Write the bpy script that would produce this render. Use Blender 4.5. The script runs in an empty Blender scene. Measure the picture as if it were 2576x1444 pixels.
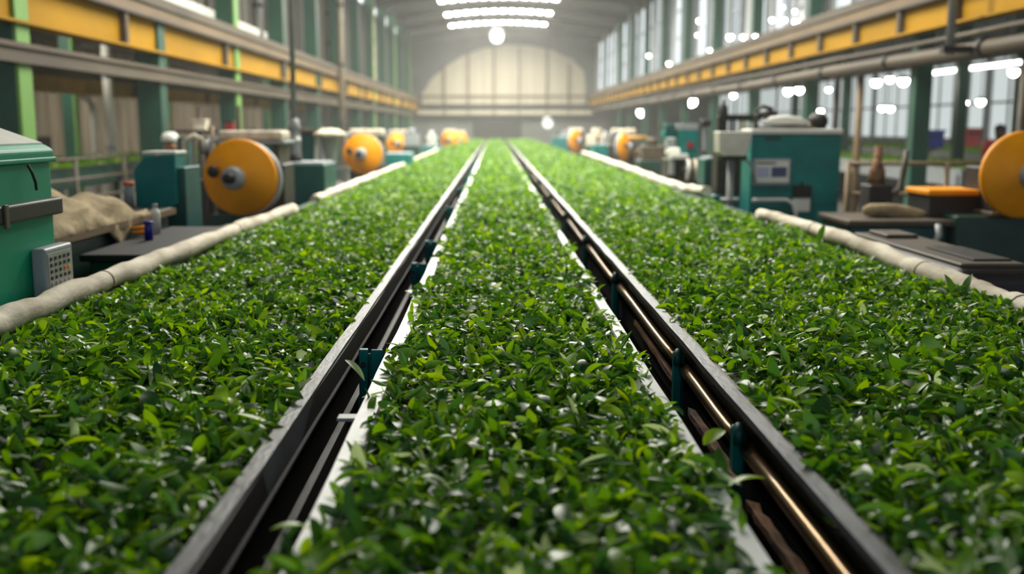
import bpy, math, random
import numpy as np
from mathutils import Vector, Matrix

S = bpy.context.scene
COL = S.collection
random.seed(7)
RNG = np.random.default_rng(11)
PI = math.pi

# ------------------------------------------------------------------ camera
F_PX, CX, CY, HOR = 2600.0, 1244.0, 722.0, 318.0     # focal length (px), centre line, centre row, horizon row
CAM_Z = 1.65
PITCH = math.atan((CY - HOR) / F_PX)
cam_d = bpy.data.cameras.new('camera')
cam = bpy.data.objects.new('camera', cam_d)
COL.objects.link(cam)
cam.location = (0, 0, CAM_Z)
cam.rotation_euler = (PI / 2 - PITCH, 0, 0)
cam_d.sensor_width = 36.0
cam_d.lens = 36.0 * F_PX / 2576
cam_d.shift_x = (1288 - CX) / 2576
cam_d.clip_start, cam_d.clip_end = 0.05, 300
cam_d.dof.use_dof = True
cam_d.dof.focus_distance = 3.35
cam_d.dof.aperture_fstop = 1.6
S.camera = cam

# ------------------------------------------------------------------ world, exposure, sampling
W = bpy.data.worlds.new('world')
S.world = W
W.use_nodes = True
W.node_tree.nodes['Background'].inputs[0].default_value = (0.75, 0.86, 1.0, 1)
W.node_tree.nodes['Background'].inputs[1].default_value = 0.34
S.view_settings.view_transform = 'Standard'
S.view_settings.look = 'None'
S.view_settings.gamma = 1
S.view_settings.use_curve_mapping = False
S.view_settings.exposure = 1.42
cy = S.cycles
cy.use_denoising = True
cy.use_adaptive_sampling = True
cy.adaptive_threshold = 0.03
cy.max_bounces = 5
cy.diffuse_bounces = 3
cy.glossy_bounces = 2
cy.transmission_bounces = 3
cy.transparent_max_bounces = 4
cy.volume_bounces = 1
cy.sample_clamp_indirect = 4
cy.caustics_reflective = False
cy.caustics_refractive = False

SKY_E = 32.0        # brightness of the roof lights (daylight behind frosted panes)
WIN_E = 0.62        # side windows
HAZE = 0.0024

# ------------------------------------------------------------------ helpers
def at(px, py, X=None, Y=None, Z=None):
    """world point where the sight line of pixel (px, py) meets the plane X=, Y= or Z="""
    u, v = (px - CX) / F_PX, (py - CY) / F_PX
    d = Vector((u, math.cos(PITCH) - v * math.sin(PITCH), -math.sin(PITCH) - v * math.cos(PITCH)))
    if X is not None: t = X / d.x
    elif Y is not None: t = Y / d.y
    else: t = (Z - CAM_Z) / d.z
    return Vector((d.x * t, d.y * t, CAM_Z + d.z * t))

def lin(c):
    return tuple(((x / 255) / 12.92 if x / 255 <= 0.04045 else ((x / 255 + 0.055) / 1.055) ** 2.4) for x in c)

MATS = {}
def mat(name, rgb, rough=0.55, metal=0.0, var=0.25, scale=6.0, stretch=(1, 1, 1), dirt=None, bump=0.0, spec=0.5):
    """painted / metal / cloth surface: colour broken up by two noises, optional dirt colour"""
    if name in MATS: return MATS[name]
    m = bpy.data.materials.new(name); m.use_nodes = True
    nt = m.node_tree; b = nt.nodes['Principled BSDF']
    b.inputs['Roughness'].default_value = rough
    b.inputs['Metallic'].default_value = metal
    b.inputs['Specular IOR Level'].default_value = spec
    c = lin(rgb)
    tc = nt.nodes.new('ShaderNodeTexCoord'); mp = nt.nodes.new('ShaderNodeMapping')
    mp.inputs['Scale'].default_value = stretch
    nz = nt.nodes.new('ShaderNodeTexNoise'); nz.inputs['Scale'].default_value = scale; nz.inputs['Detail'].default_value = 5
    rp = nt.nodes.new('ShaderNodeValToRGB')
    rp.color_ramp.elements[0].position, rp.color_ramp.elements[1].position = 0.3, 0.72
    d = lin(dirt) if dirt else tuple(x * (1 - var) for x in c)
    rp.color_ramp.elements[0].color = (*d, 1)
    rp.color_ramp.elements[1].color = (*[min(1, x * (1 + var * 0.4)) for x in c], 1)
    nt.links.new(tc.outputs['Object'], mp.inputs['Vector']); nt.links.new(mp.outputs[0], nz.inputs['Vector'])
    nt.links.new(nz.outputs['Fac'], rp.inputs['Fac']); nt.links.new(rp.outputs[0], b.inputs['Base Color'])
    if bump:
        n2 = nt.nodes.new('ShaderNodeTexNoise'); n2.inputs['Scale'].default_value = scale * 5; n2.inputs['Detail'].default_value = 4
        bp = nt.nodes.new('ShaderNodeBump'); bp.inputs['Strength'].default_value = bump; bp.inputs['Distance'].default_value = 0.01
        nt.links.new(mp.outputs[0], n2.inputs['Vector']); nt.links.new(n2.outputs['Fac'], bp.inputs['Height']); nt.links.new(bp.outputs[0], b.inputs['Normal'])
    MATS[name] = m
    return m

def glow(name, rgb, strength, sample=True):
    if name in MATS: return MATS[name]
    m = bpy.data.materials.new(name); m.use_nodes = True
    nt = m.node_tree; nt.nodes.remove(nt.nodes['Principled BSDF'])
    e = nt.nodes.new('ShaderNodeEmission'); e.inputs[0].default_value = (*lin(rgb), 1); e.inputs[1].default_value = strength
    nt.links.new(e.outputs[0], nt.nodes['Material Output'].inputs[0])
    if not sample: m.cycles.emission_sampling = 'NONE'
    MATS[name] = m
    return m

class MB:
    """collects simple solids and links them as one mesh object"""
    def __init__(s): s.v, s.f, s.sm = [], [], []
    def add(s, vs, fs, smooth=False):
        o = len(s.v); s.v += [tuple(v) for v in vs]
        s.f += [tuple(i + o for i in f) for f in fs]; s.sm += [smooth] * len(fs)
        return s
    def box(s, x0, x1, y0, y1, z0, z1, M=None):
        vs = [Vector((x, y, z)) for z in (z0, z1) for y in (y0, y1) for x in (x0, x1)]
        if M is not None: vs = [M @ v for v in vs]
        return s.add(vs, [(0, 2, 3, 1), (4, 5, 7, 6), (0, 1, 5, 4), (1, 3, 7, 5), (3, 2, 6, 7), (2, 0, 4, 6)])
    def tube(s, pts, r, n=12, caps=True):
        pts = [Vector(p) for p in pts]; k = len(pts)
        rs = r if isinstance(r, (list, tuple)) else [r] * k
        vs, fs = [], []
        prev = None
        for i, p in enumerate(pts):
            d = (pts[min(i + 1, k - 1)] - pts[max(i - 1, 0)]).normalized()
            if prev is None:
                a = Vector((0, 0, 1)) if abs(d.z) < 0.9 else Vector((1, 0, 0))
                u = d.cross(a).normalized()
            else:
                u = (prev - d * prev.dot(d)).normalized()
            prev = u; w = d.cross(u)
            vs += [p + (u * math.cos(2 * PI * j / n) + w * math.sin(2 * PI * j / n)) * rs[i] for j in range(n)]
        for i in range(k - 1):
            for j in range(n):
                a, b = i * n + j, i * n + (j + 1) % n
                fs.append((a, b, b + n, a + n))
        s.add(vs, fs, True)
        if caps:
            o = len(s.v) - len(vs)
            s.f += [tuple(o + j for j in reversed(range(n))), tuple(o + (k - 1) * n + j for j in range(n))]; s.sm += [False, False]
        return s
    def cyl(s, p0, p1, r, n=20): return s.tube([p0, p1], r, n)
    def lathe(s, prof, n=40, M=None, smooth=True):
        """profile of (radius, height) turned about local Z, then moved by M"""
        vs, fs = [], []
        k = len(prof)
        for i in range(n):
            a = 2 * PI * i / n
            for (r, h) in prof:
                v = Vector((r * math.cos(a), r * math.sin(a), h)); vs.append(M @ v if M is not None else v)
        for i in range(n):
            for j in range(k - 1):
                a = i * k + j; b = ((i + 1) % n) * k + j
                fs.append((a, b, b + 1, a + 1))
        return s.add(vs, fs, smooth)
    def prism(s, poly, axis, a0, a1):
        """polygon in the two other axes, extruded along axis ('x','y','z')"""
        def P(p, a): return {'x': (a, p[0], p[1]), 'y': (p[0], a, p[1]), 'z': (p[0], p[1], a)}[axis]
        n = len(poly)
        vs = [P(p, a0) for p in poly] + [P(p, a1) for p in poly]
        fs = [tuple(range(n)), tuple(reversed(range(n, 2 * n)))] + [((i + 1) % n, i, i + n, (i + 1) % n + n) for i in range(n)]
        return s.add(vs, fs)
    def ball(s, c, r, sc=(1, 1, 1), n=16, m=10):
        vs, fs = [], []
        for i in range(m + 1):
            t = PI * i / m
            for j in range(n):
                a = 2 * PI * j / n
                vs.append((c[0] + r * sc[0] * math.sin(t) * math.cos(a), c[1] + r * sc[1] * math.sin(t) * math.sin(a), c[2] + r * sc[2] * math.cos(t)))
        for i in range(m):
            for j in range(n):
                fs.append((i * n + j, (i + 1) * n + j, (i + 1) * n + (j + 1) % n, i * n + (j + 1) % n))
        return s.add(vs, fs, True)
    def build(s, name, m, parent=None, bevel=0.0, label=None, loc=None, rot=None, recalc=True):
        me = bpy.data.meshes.new(name); me.from_pydata(s.v, [], s.f)
        me.polygons.foreach_set('use_smooth', s.sm)
        if recalc:
            import bmesh
            bm = bmesh.new(); bm.from_mesh(me); bmesh.ops.remove_doubles(bm, verts=bm.verts, dist=1e-5)
            bmesh.ops.recalc_face_normals(bm, faces=bm.faces); bm.to_mesh(me); bm.free()
        me.materials.append(m)
        o = bpy.data.objects.new(name, me); COL.objects.link(o)
        if parent: o.parent = parent
        if loc: o.location = loc
        if rot: o.rotation_euler = rot
        if label: o['label'] = label
        if bevel:
            b = o.modifiers.new('edge', 'BEVEL'); b.width = bevel; b.segments = 3; b.limit_method = 'ANGLE'; b.angle_limit = 0.6
        return o

def tag(o, label=None, cat=None, group=None, kind=None):
    if label: o['label'] = label
    if cat: o['category'] = cat
    if group: o['group'] = group
    if kind: o['kind'] = kind
    return o
def thing(name, label, cat, loc=(0, 0, 0), rz=0.0, group=None):
    o = bpy.data.objects.new(name, None); COL.objects.link(o)
    o.location = loc; o.rotation_euler = (0, 0, rz); o.empty_display_size = 0.1
    return tag(o, label, cat, group)
def structure(name, mb, m, parent=None, **k): return tag(mb.build(name, m, parent, **k), kind='structure')
def dup(root, loc, rz=None, label=None):
    r = root.copy(); COL.objects.link(r); r.location = loc
    if rz is not None: r.rotation_euler = (0, 0, rz)
    if label: r['label'] = label
    for ch in list(root.children):
        c = ch.copy(); COL.objects.link(c); c.parent = r
        for g in list(ch.children):
            d = g.copy(); COL.objects.link(d); d.parent = c
    return r
def box(x0, x1, y0, y1, z0, z1): return MB().box(x0, x1, y0, y1, z0, z1)

# ------------------------------------------------------------------ materials
TEAL = mat('teal_paint', (0, 126, 122), 0.48, var=0.25, scale=3, dirt=(0, 96, 94), spec=.3)
TEAL_D = mat('dark_teal_paint', (2, 84, 80), 0.5, var=0.3, scale=4)
GREEN_CAB = mat('sea_green_paint', (0, 150, 112), 0.5, spec=.35, var=0.15, scale=3)
DKGREEN = mat('dark_green_paint', (22, 62, 50), 0.5, var=0.35, scale=5)
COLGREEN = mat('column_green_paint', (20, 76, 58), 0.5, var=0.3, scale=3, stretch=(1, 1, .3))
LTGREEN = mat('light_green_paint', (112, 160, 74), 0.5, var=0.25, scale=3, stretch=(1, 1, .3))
YELLOW = mat('yellow_paint', (252, 160, 0), 0.5, spec=.3, var=0.18, scale=4)
GIRD = mat('girder_yellow_paint', (172, 128, 2), 0.75, spec=.25, var=0.2, scale=2, stretch=(1, .25, 1))
OLDYEL = mat('faded_yellow_paint', (196, 150, 70), 0.6, var=0.3, scale=2)
TAN = mat('rusty_tan_steel', (122, 100, 70), 0.6, var=0.35, scale=3, stretch=(1, .2, 1))
GREYBR = mat('grey_brown_steel', (88, 76, 60), 0.6, var=0.4, scale=3, stretch=(1, .2, 1))
DKSTEEL = mat('dark_steel', (58, 55, 54), 0.5, metal=0.4, var=0.5, scale=8, stretch=(1, .3, 1))
RAILTOP = mat('worn_rail_steel', (112, 112, 114), 0.42, metal=0.35, var=0.45, scale=14, stretch=(1, .35, 1), bump=0.15)
BLACK = mat('black_rubber', (22, 22, 22), 0.6, var=0.4, scale=8)
BLACKBR = mat('black_brown_metal', (38, 30, 24), 0.55, var=0.5, scale=10)
WHITE = mat('white_paint', (226, 226, 216), 0.5, var=0.12, scale=5)
STRIP = mat('white_edge_plastic', (236, 238, 232), 0.45, var=0.2, scale=9, stretch=(1, .4, 1), dirt=(176, 176, 168), bump=0.1)
CREAM = mat('cream_canvas', (236, 226, 206), 0.8, var=0.35, scale=7, stretch=(1, .5, 1), dirt=(170, 156, 132), bump=0.5)
BURLAP = mat('burlap_cloth', (176, 158, 122), 0.9, var=0.35, scale=9, dirt=(120, 104, 76), bump=0.6)
GREYP = mat('grey_plastic', (150, 156, 158), 0.45, var=0.15, scale=6)
GREYPIPE = mat('grey_pipe_metal', (162, 164, 164), 0.45, metal=0.1, var=0.3, scale=5, stretch=(1, 1, .3))
BRASS = mat('brass_pipe_metal', (150, 122, 86), 0.28, metal=0.85, var=0.4, scale=12, stretch=(1, .2, 1))
RUST = mat('rusty_brown_wood', (158, 112, 72), 0.8, var=0.6, scale=14, stretch=(1, .2, 1), dirt=(44, 30, 22), bump=0.6)
RUBBER = mat('dark_belt_rubber', (26, 38, 22), 0.7, var=0.4, scale=12)
BLUE = mat('blue_plastic', (28, 40, 150), 0.35, var=0.15)
RED = mat('red_paint', (150, 30, 36), 0.45, var=0.2)
ORANGE = mat('orange_plastic', (222, 92, 34), 0.45, var=0.2)
PINK = mat('faded_red_plastic', (206, 84, 78), 0.5, var=0.2)
SCRB = mat('dark_blue_screen', (36, 44, 96), 0.25, var=0.1)
SCRL = mat('pale_lilac_screen', (176, 176, 208), 0.3, var=0.1)
CONC = mat('concrete_floor', (92, 90, 84), 0.7, var=0.4, scale=1.2)
ROOF = mat('dark_roof_sheet', (76, 76, 74), 0.7, var=0.3, scale=.8, stretch=(1, .2, 1))
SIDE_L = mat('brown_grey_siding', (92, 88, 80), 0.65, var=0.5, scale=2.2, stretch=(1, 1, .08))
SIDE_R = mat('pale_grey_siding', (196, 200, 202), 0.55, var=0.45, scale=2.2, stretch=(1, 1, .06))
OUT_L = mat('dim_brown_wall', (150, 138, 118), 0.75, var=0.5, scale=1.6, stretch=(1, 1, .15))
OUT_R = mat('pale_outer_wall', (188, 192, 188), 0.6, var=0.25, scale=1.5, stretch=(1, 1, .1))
FARW = mat('shaded_grey_end_wall', (116, 118, 116), 0.7, var=0.3, scale=.7)
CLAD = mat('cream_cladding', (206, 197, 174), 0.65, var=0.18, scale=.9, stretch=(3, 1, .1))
SKIN = mat('skin', (150, 104, 78), 0.55, var=0.1)
SHIRT_O = mat('brown_orange_shirt', (176, 100, 58), 0.8, var=0.2)
SHIRT_R = mat('red_shirt', (206, 60, 56), 0.8, var=0.2)
SHIRT_B = mat('blue_shirt', (70, 96, 170), 0.8, var=0.2)
TROUS = mat('dark_trousers', (44, 48, 60), 0.85, var=0.2)
HAIR = mat('dark_hair', (34, 24, 20), 0.6, var=0.3)
SKYPANE = glow('skylight_pane', (255, 252, 240), SKY_E)
SKYDIM = glow('dimmed_skylight_pane', (255, 252, 240), SKY_E * .16)  # nearest pane set dimmer, to keep the near end of the beds dark
WINPANE = glow('frosted_window', (222, 232, 236), WIN_E)
WINOUT = glow('hazy_outer_window', (222, 232, 230), WIN_E * .52)
WINLOW = glow('dim_frosted_window', (206, 216, 220), WIN_E * 0.5)
CLERE = glow('clerestory_pane', (240, 244, 240), 3.0)
BULB = glow('lamp_glow', (255, 250, 236), 26, sample=False)
BULB2 = glow('soft_lamp_glow', (250, 248, 240), 8, sample=False)
BULB3 = glow('pale_lamp_glow', (250, 248, 240), 1.6, sample=False)
BULB4 = glow('dull_lamp_glow', (250, 248, 240), .7, sample=False)
BULBW = glow('warm_lamp_glow', (255, 190, 110), 7, sample=False)
STRIPL = glow('strip_light_glow', (250, 255, 252), 3.0)

# ------------------------------------------------------------------ the setting
HALL0, HALL1 = -4.0, 66.0
XL, XR = -5.3, 6.4          # upper walls of the nave
XLO, XRO = -12.5, 14.0      # outer walls of the side aisles
structure('floor', box(XLO, XRO, HALL0, HALL1 + 1, -0.1, 0), CONC)

def roof_z(x):
    c = (XL + XR) / 2; h = (XR - XL) / 2
    return 6.9 + 0.62 * math.cos((x - c) / h * PI / 2)
mb = MB()
xs = [XL + (XR - XL) * i / 24 for i in range(25)]
poly = [(x, roof_z(x)) for x in xs] + [(x, roof_z(x) + 0.12) for x in reversed(xs)]
mb.prism(poly, 'y', HALL0, HALL1)
structure('ceiling', mb, ROOF)
structure('ceiling', box(XLO, XL, HALL0, HALL1, 4.05, 4.15), ROOF)
structure('ceiling', box(XR, XRO, HALL0, HALL1, 4.05, 4.15), ROOF)

def siding(x, y0, y1, z0, z1, pitch, depth, sgn):
    """ribbed sheet wall running along Y, ribs towards sgn*X"""
    mb = MB(); pts = []
    y = y0
    while y < y1:
        pts += [(x, y), (x, y + pitch * .5), (x + sgn * depth, y + pitch * .6), (x + sgn * depth, y + pitch * .9)]
        y += pitch
    pts.append((x, y1))
    vs = [(p[0], p[1], z) for p in pts for z in (z0, z1)]
    fs = [(2 * i, 2 * i + 2, 2 * i + 3, 2 * i + 1) for i in range(len(pts) - 1)]
    vs2 = [(x - sgn * .08, y, z) for y in (y0, y1) for z in (z0, z1)]
    mb.add(vs, fs); mb.add(vs2, [(0, 2, 3, 1)])
    return mb
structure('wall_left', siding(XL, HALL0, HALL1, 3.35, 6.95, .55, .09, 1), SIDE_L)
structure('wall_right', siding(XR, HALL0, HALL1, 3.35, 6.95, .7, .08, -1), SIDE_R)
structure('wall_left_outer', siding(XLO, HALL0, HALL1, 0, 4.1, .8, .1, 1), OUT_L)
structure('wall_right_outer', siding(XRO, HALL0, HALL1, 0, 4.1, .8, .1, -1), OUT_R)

# far wall: grey base with corner shade as colour, cream cladding cut to the lit area, cross beams, dark recess
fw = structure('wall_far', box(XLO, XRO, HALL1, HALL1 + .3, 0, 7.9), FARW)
YF = HALL1 - .06
def fp(px, py): p = at(px, py, Y=YF); return (p.x, p.z)
lit_arch = [(1062, 262), (1062, 235), (1085, 200), (1120, 168), (1165, 140), (1215, 122), (1270, 113), (1330, 114), (1390, 126), (1440, 150), (1468, 180), (1474, 215), (1474, 262)]
mb = MB(); mb.prism([fp(*p) for p in lit_arch], 'y', YF - .04, YF + .05)
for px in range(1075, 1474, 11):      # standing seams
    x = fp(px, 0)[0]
    top = max(p[1] for p in lit_arch)
    ya = np.interp(px, [a[0] for a in lit_arch[1:-1]], [a[1] for a in lit_arch[1:-1]])
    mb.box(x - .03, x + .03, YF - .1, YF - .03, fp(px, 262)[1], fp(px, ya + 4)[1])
structure('wall_far_lit_cladding', mb, CLAD, bevel=0)
def far_beam(name, x0, x1, y0, y1, m, d=.35):
    a, b = fp(x0, y1), fp(x1, y0)
    return structure(name, box(a[0], b[0], YF - d, YF, a[1], b[1]), m)
far_beam('trim_1', 1040, 1500, 263, 273, DKSTEEL)
far_beam('trim_2', 1050, 1490, 277, 288, CLAD, .2)
far_beam('trim_3', 1040, 1500, 290, 296, DKSTEEL)
far_beam('trim_4', 1040, 1500, 240, 244, TAN, .2)
far_beam('door_1', 1190, 1312, 302, 352, DKSTEEL, .15)
for i, px in enumerate((1118, 1178, 1243, 1306, 1375, 1430)):
    far_beam('trim_%d' % (5 + i), px - 2, px + 2, 120 if 1150 < px < 1400 else 160, 300, TAN, .25)

# roof ribs and roof lights
n_rib = 0
y = 59.8 + 2.9
while y > 4:
    mb = MB()
    lo = [(x, roof_z(x) - .32) for x in xs]; hi = [(x, roof_z(x) - .01) for x in reversed(xs)]
    mb.prism(lo + hi, 'y', y - .09, y + .09)
    n_rib += 1
    structure('trim_%d' % (20 + n_rib), mb, DKSTEEL)
    y -= 5.8
y = 59.8; k = 0
while y > 5:
    k += 1
    mb = MB()
    X0, X1 = -2.6, 3.0
    zc = lambda x: roof_z(x) - .05
    nx = 12
    px = [X0 + (X1 - X0) * i / nx for i in range(nx + 1)]
    for a, b in zip(px[:-1], px[1:]):
        a += .05; b -= .05
        mb.add([(a, y - .75, zc(a)), (b, y - .75, zc(b)), (b, y + .75, zc(b)), (a, y + .75, zc(a))], [(0, 1, 2, 3)])
    w = tag(mb.build('window_%d' % k, SKYPANE if y > 12 else SKYDIM, recalc=False), kind='structure')
    fr = MB()
    for x in px: fr.box(x - .09, x + .09, y - .8, y + .8, zc(x) - .06, zc(x) + .04)
    for yy in (y - .78, y + .78):
        for a, b in zip(px[:-1], px[1:]):
            fr.add([(a, yy - .04, zc(a) - .06), (b, yy - .04, zc(b) - .06), (b, yy + .04, zc(b) - .06), (a, yy + .04, zc(a) - .06),
                    (a, yy - .04, zc(a) + .04), (b, yy - .04, zc(b) + .04), (b, yy + .04, zc(b) + .04), (a, yy + .04, zc(a) + .04)],
                   [(0, 1, 2, 3), (4, 7, 6, 5), (0, 4, 5, 1), (2, 6, 7, 3), (1, 5, 6, 2), (0, 3, 7, 4)])
    fr.build('window_frame', DKSTEEL, w)
    y -= 5.8
NW = k
# glowing roof panes added to brighten the dim side aisle, one per bay
y = 7.6
while y < 62:
    NW += 1
    w = structure('window_%d' % NW, box(-10.2, -8.4, y - .7, y + .7, 4.02, 4.045), glow('aisle_fill_pane', (255, 248, 232), 8))
    fr = MB()
    for xx in (-10.23, -9.3, -8.37): fr.box(xx - .03, xx + .03, y - .75, y + .75, 3.98, 4.05)
    for yy in (y - .73, y + .73): fr.box(-10.25, -8.35, yy - .03, yy + .03, 3.98, 4.05)
    fr.build('window_frame', DKSTEEL, w)
    y += 5.8
# clerestory panes along the eaves of the brown-grey wall
y = 34.0
while y < 65:
    NW += 1
    w = structure('window_%d' % NW, box(XL + .1, XL + .14, y - .55, y + .55, 6.35, 6.8), CLERE)
    fr = MB()
    for zz in (6.33, 6.82): fr.box(XL + .1, XL + .18, y - .6, y + .6, zz - .03, zz + .03)
    for yy in (y - .57, y, y + .57): fr.box(XL + .1, XL + .18, yy - .03, yy + .03, 6.33, 6.82)
    fr.build('window_frame', DKSTEEL, w)
    y += 2.3
# tall frosted panes in the pale wall
y = 9.0; i = 0
while y < 64:
    NW += 1
    wd = .8 + .5 * random.random()
    w = structure('window_%d' % NW, box(XR - .13, XR - .1, y - wd / 2, y + wd / 2, 3.75, 6.5), WINPANE if i % 3 else WINLOW)
    fr = MB()
    for zz in (3.72, 4.6, 5.5, 6.53): fr.box(XR - .17, XR - .1, y - wd / 2 - .05, y + wd / 2 + .05, zz - .03, zz + .03)
    for yy in (y - wd / 2 - .03, y + wd / 2 + .03): fr.box(XR - .17, XR - .1, yy - .03, yy + .03, 3.72, 6.53)
    fr.build('window_frame', GREYP, w)
    y += wd + .9 + .5 * random.random(); i += 1
# wide windows in the pale outer wall of the bright aisle
y = 14.0
while y < 64:
    NW += 1
    w = structure('window_%d' % NW, box(XRO - .16, XRO - .12, y - 2.0, y + 2.0, 1.3, 3.5), WINOUT)
    fr = MB()
    for zz in (1.27, 2.3, 3.53): fr.box(XRO - .2, XRO - .12, y - 2.05, y + 2.05, zz - .03, zz + .03)
    for q in range(5): fr.box(XRO - .2, XRO - .12, y - 2.03 + q * 1.015 - .03, y - 2.03 + q * 1.015 + .03, 1.27, 3.53)
    fr.build('window_frame', GREYP, w)
    y += 4.4

# ------------------------------------------------------------------ columns, crane girders, beams
def column(name, label, loc, top, w=.3, light_side=1, face=LTGREEN, body=COLGREEN, group=None):
    t = thing(name, label, 'column', loc, 0, group)
    h = w / 2
    m = MB()
    m.box(-h, h, -h, -h + .03, .03, top); m.box(-h, h, h - .03, h, .03, top); m.box(-.02, .02, -h + .03, h - .03, .03, top)
    m.build('shaft', body, t)
    s = light_side
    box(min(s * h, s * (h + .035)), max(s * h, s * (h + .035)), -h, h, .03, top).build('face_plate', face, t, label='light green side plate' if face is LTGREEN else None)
    box(-h - .1, h + .1, -h - .1, h + .1, 0, .03).build('base_plate', DKSTEEL, t)
    return t
ordinal = ['first', 'second', 'third', 'fourth', 'fifth', 'sixth', 'seventh', 'eighth', 'ninth', 'tenth', 'eleventh', 'twelfth', 'thirteenth']
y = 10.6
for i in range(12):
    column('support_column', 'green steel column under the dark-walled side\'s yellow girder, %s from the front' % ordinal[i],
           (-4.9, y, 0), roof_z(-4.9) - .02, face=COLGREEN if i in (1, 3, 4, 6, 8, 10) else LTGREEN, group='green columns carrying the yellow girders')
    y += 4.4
for i, y in enumerate((15.0, 20.2, 24.6, 29.0, 33.4, 37.8, 42.2, 46.6, 51.0)):
    column('support_column', 'blue-green steel column on the bright windowed side, %s from the front' % ordinal[i],
           (6.1, y, 0), roof_z(6.1) - .02, w=.2, light_side=-1, face=COLGREEN, group='green columns carrying the yellow girders')
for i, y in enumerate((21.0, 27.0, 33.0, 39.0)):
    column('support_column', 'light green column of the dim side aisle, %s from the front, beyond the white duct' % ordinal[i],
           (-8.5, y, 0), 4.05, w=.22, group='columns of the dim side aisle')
for i, (x, y) in enumerate(((8.9, 17.5), (8.9, 20), (8.9, 26.5), (8.9, 31), (12, 24), (12, 29.5))):
    column('support_column', 'slim green column in the bright side aisle, %s from the front' % ordinal[i],
           (x, y, 0), 4.05, w=.16, light_side=-1, face=COLGREEN, group='columns of the bright side aisle')

def girder(label, x, z0, z1, y0, y1, sgn, stiff, m=GIRD, cap=TAN, capz=.3):
    """plate girder along Y; sgn = side facing the aisle"""
    t = thing('crane_girder', label, 'girder', (x, y0, z0))
    L, H = y1 - y0, z1 - z0
    box(-.02, .02, 0, L, .03, H - .03).build('web_plate', m, t)
    box(-.12, .12, 0, L, 0, .03).build('lower_flange', m, t)
    box(-.14, .14, 0, L, H - .03, H).build('upper_flange', DKSTEEL, t, label='upper flange, coloured dark as a shadow line')  # dark colour stands in for the shadow between web and rail bed
    box(-.1, .1, 0, L, H, H + capz * .55).build('rail_bed', cap, t, label='rusty tan rail bed')
    box(-.13, .13, 0, L, H + capz * .55, H + capz).build('crane_rail', GREYBR, t, label='grey-brown rail on top')
    yy = stiff[0]
    while yy < y1 and yy < 60:
        box(min(0, sgn * .11), max(0, sgn * .11), yy - y0 - .05, yy - y0 + .05, .03, H - .03).build('stiffener', GREYBR, t, label='dark vertical stiffener')
        yy += stiff[1]
    return t
girder('long yellow crane girder along the dark-walled side, above the green cabinet', -4.78, 2.66, 3.12, 2.0, 65.5, 1, (13.5, 5.0))
girder('long yellow crane girder along the bright windowed side with many dark stiffeners', 5.9, 2.93, 3.32, 2.0, 65.5, -1, (9.7, 1.85))
girder('faded yellow girder in the dim side aisle behind the light green columns', -8.25, 2.28, 2.62, 6, 50, 1, (12, 6), OLDYEL, GREYBR, .2)
def long_beam(name, label, cat, x, z, y0, y1, prof, m):
    t = thing(name, label, cat, (x, y0, z))
    prof(t, y1 - y0, m)
    return t
def chan(t, L, m):
    box(-.09, .09, 0, L, -.1, -.03).build('lower_flange', m, t)
    box(-.06, .06, 0, L, -.03, .05).build('web_plate', m, t)
    box(-.09, .09, 0, L, .05, .1).build('upper_flange', m, t)
def pipe_pair(t, L, m):
    MB().tube([(0, L * i / 30, .01 * math.sin(i)) for i in range(31)], .1, 14).build('main_pipe', m, t)
    MB().tube([(.02, L * i / 30, .2 + .008 * math.sin(i * 1.7)) for i in range(31)], .035, 10).build('conduit', m, t)
    for q in range(int(L // 3)):
        MB().cyl((0, 1.5 + q * 3 - .06, .005), (0, 1.5 + q * 3 + .06, .005), .125, 14).build('pipe_clamp', DKSTEEL, t)
long_beam('tie_beam', 'grey-brown steel beam running below the dark-walled side\'s yellow girder', 'beam', -4.75, 2.37, 2, 62, chan, GREYBR)
long_beam('pipe_run', 'thick grey-brown pipe running below the bright side\'s yellow girder', 'pipe', 5.8, 2.57, 2, 62, pipe_pair, GREYBR)
# off-white fascia on the dark wall
o = box(XL + .1, XL + .235, 12, 24.5, 3.42, 3.72).build('duct_box', WHITE, None, bevel=.02)
tag(o, 'off-white boxed duct fixed along the dark wall above the yellow girder', 'duct')

# vertical pipes on the dark wall
def wall_pipe(label, px, py0, py1, X, r, m, name='vertical_pipe', top=None, bot=None):
    p0, p1 = at(px, py1, X=X), at(px, py0, X=X)
    z0 = p0.z if bot is None else bot; z1 = p1.z if top is None else top
    t = thing(name, label, 'pipe', (X, p0.y, z0))
    MB().cyl((0, 0, 0), (0, 0, z1 - z0), r, 16).build('pipe', m, t)
    for q in range(1, 4): MB().cyl((0, 0, (z1 - z0) * q / 4 - .04), (0, 0, (z1 - z0) * q / 4 + .04), r * 1.25, 16).build('collar', DKSTEEL, t)
    return t
for (lab, px, X, r, m, bot) in (('thick pale grey pipe rising on the dark wall beside the white duct', 660, -5.1, .1, GREYPIPE, 3.35),
                                ('cream pipe rising on the dark wall just past the pale grey one', 690, -5.12, .06, CREAM, 3.35),
                                ('grey pipe on the dark wall halfway down the hall', 836, -5.1, .09, GREYPIPE, 3.3),
                                ('green pipe on the dark wall towards the hall\'s far end', 900, -5.05, .1, LTGREEN, 3.3),
                                ('dull beige pipe standing before the dark wall behind the second yellow wheel', 862, -4.6, .1, mat('beige_pipe_paint', (128, 118, 100), .6), 0),
                                ('tall pale pipe on the dark wall nearest the far end', 940, -5.0, .12, CREAM, 0)):
    wall_pipe(lab, px, 0, 330, X, r, m, bot=bot, top=roof_z(X) - .05)
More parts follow.
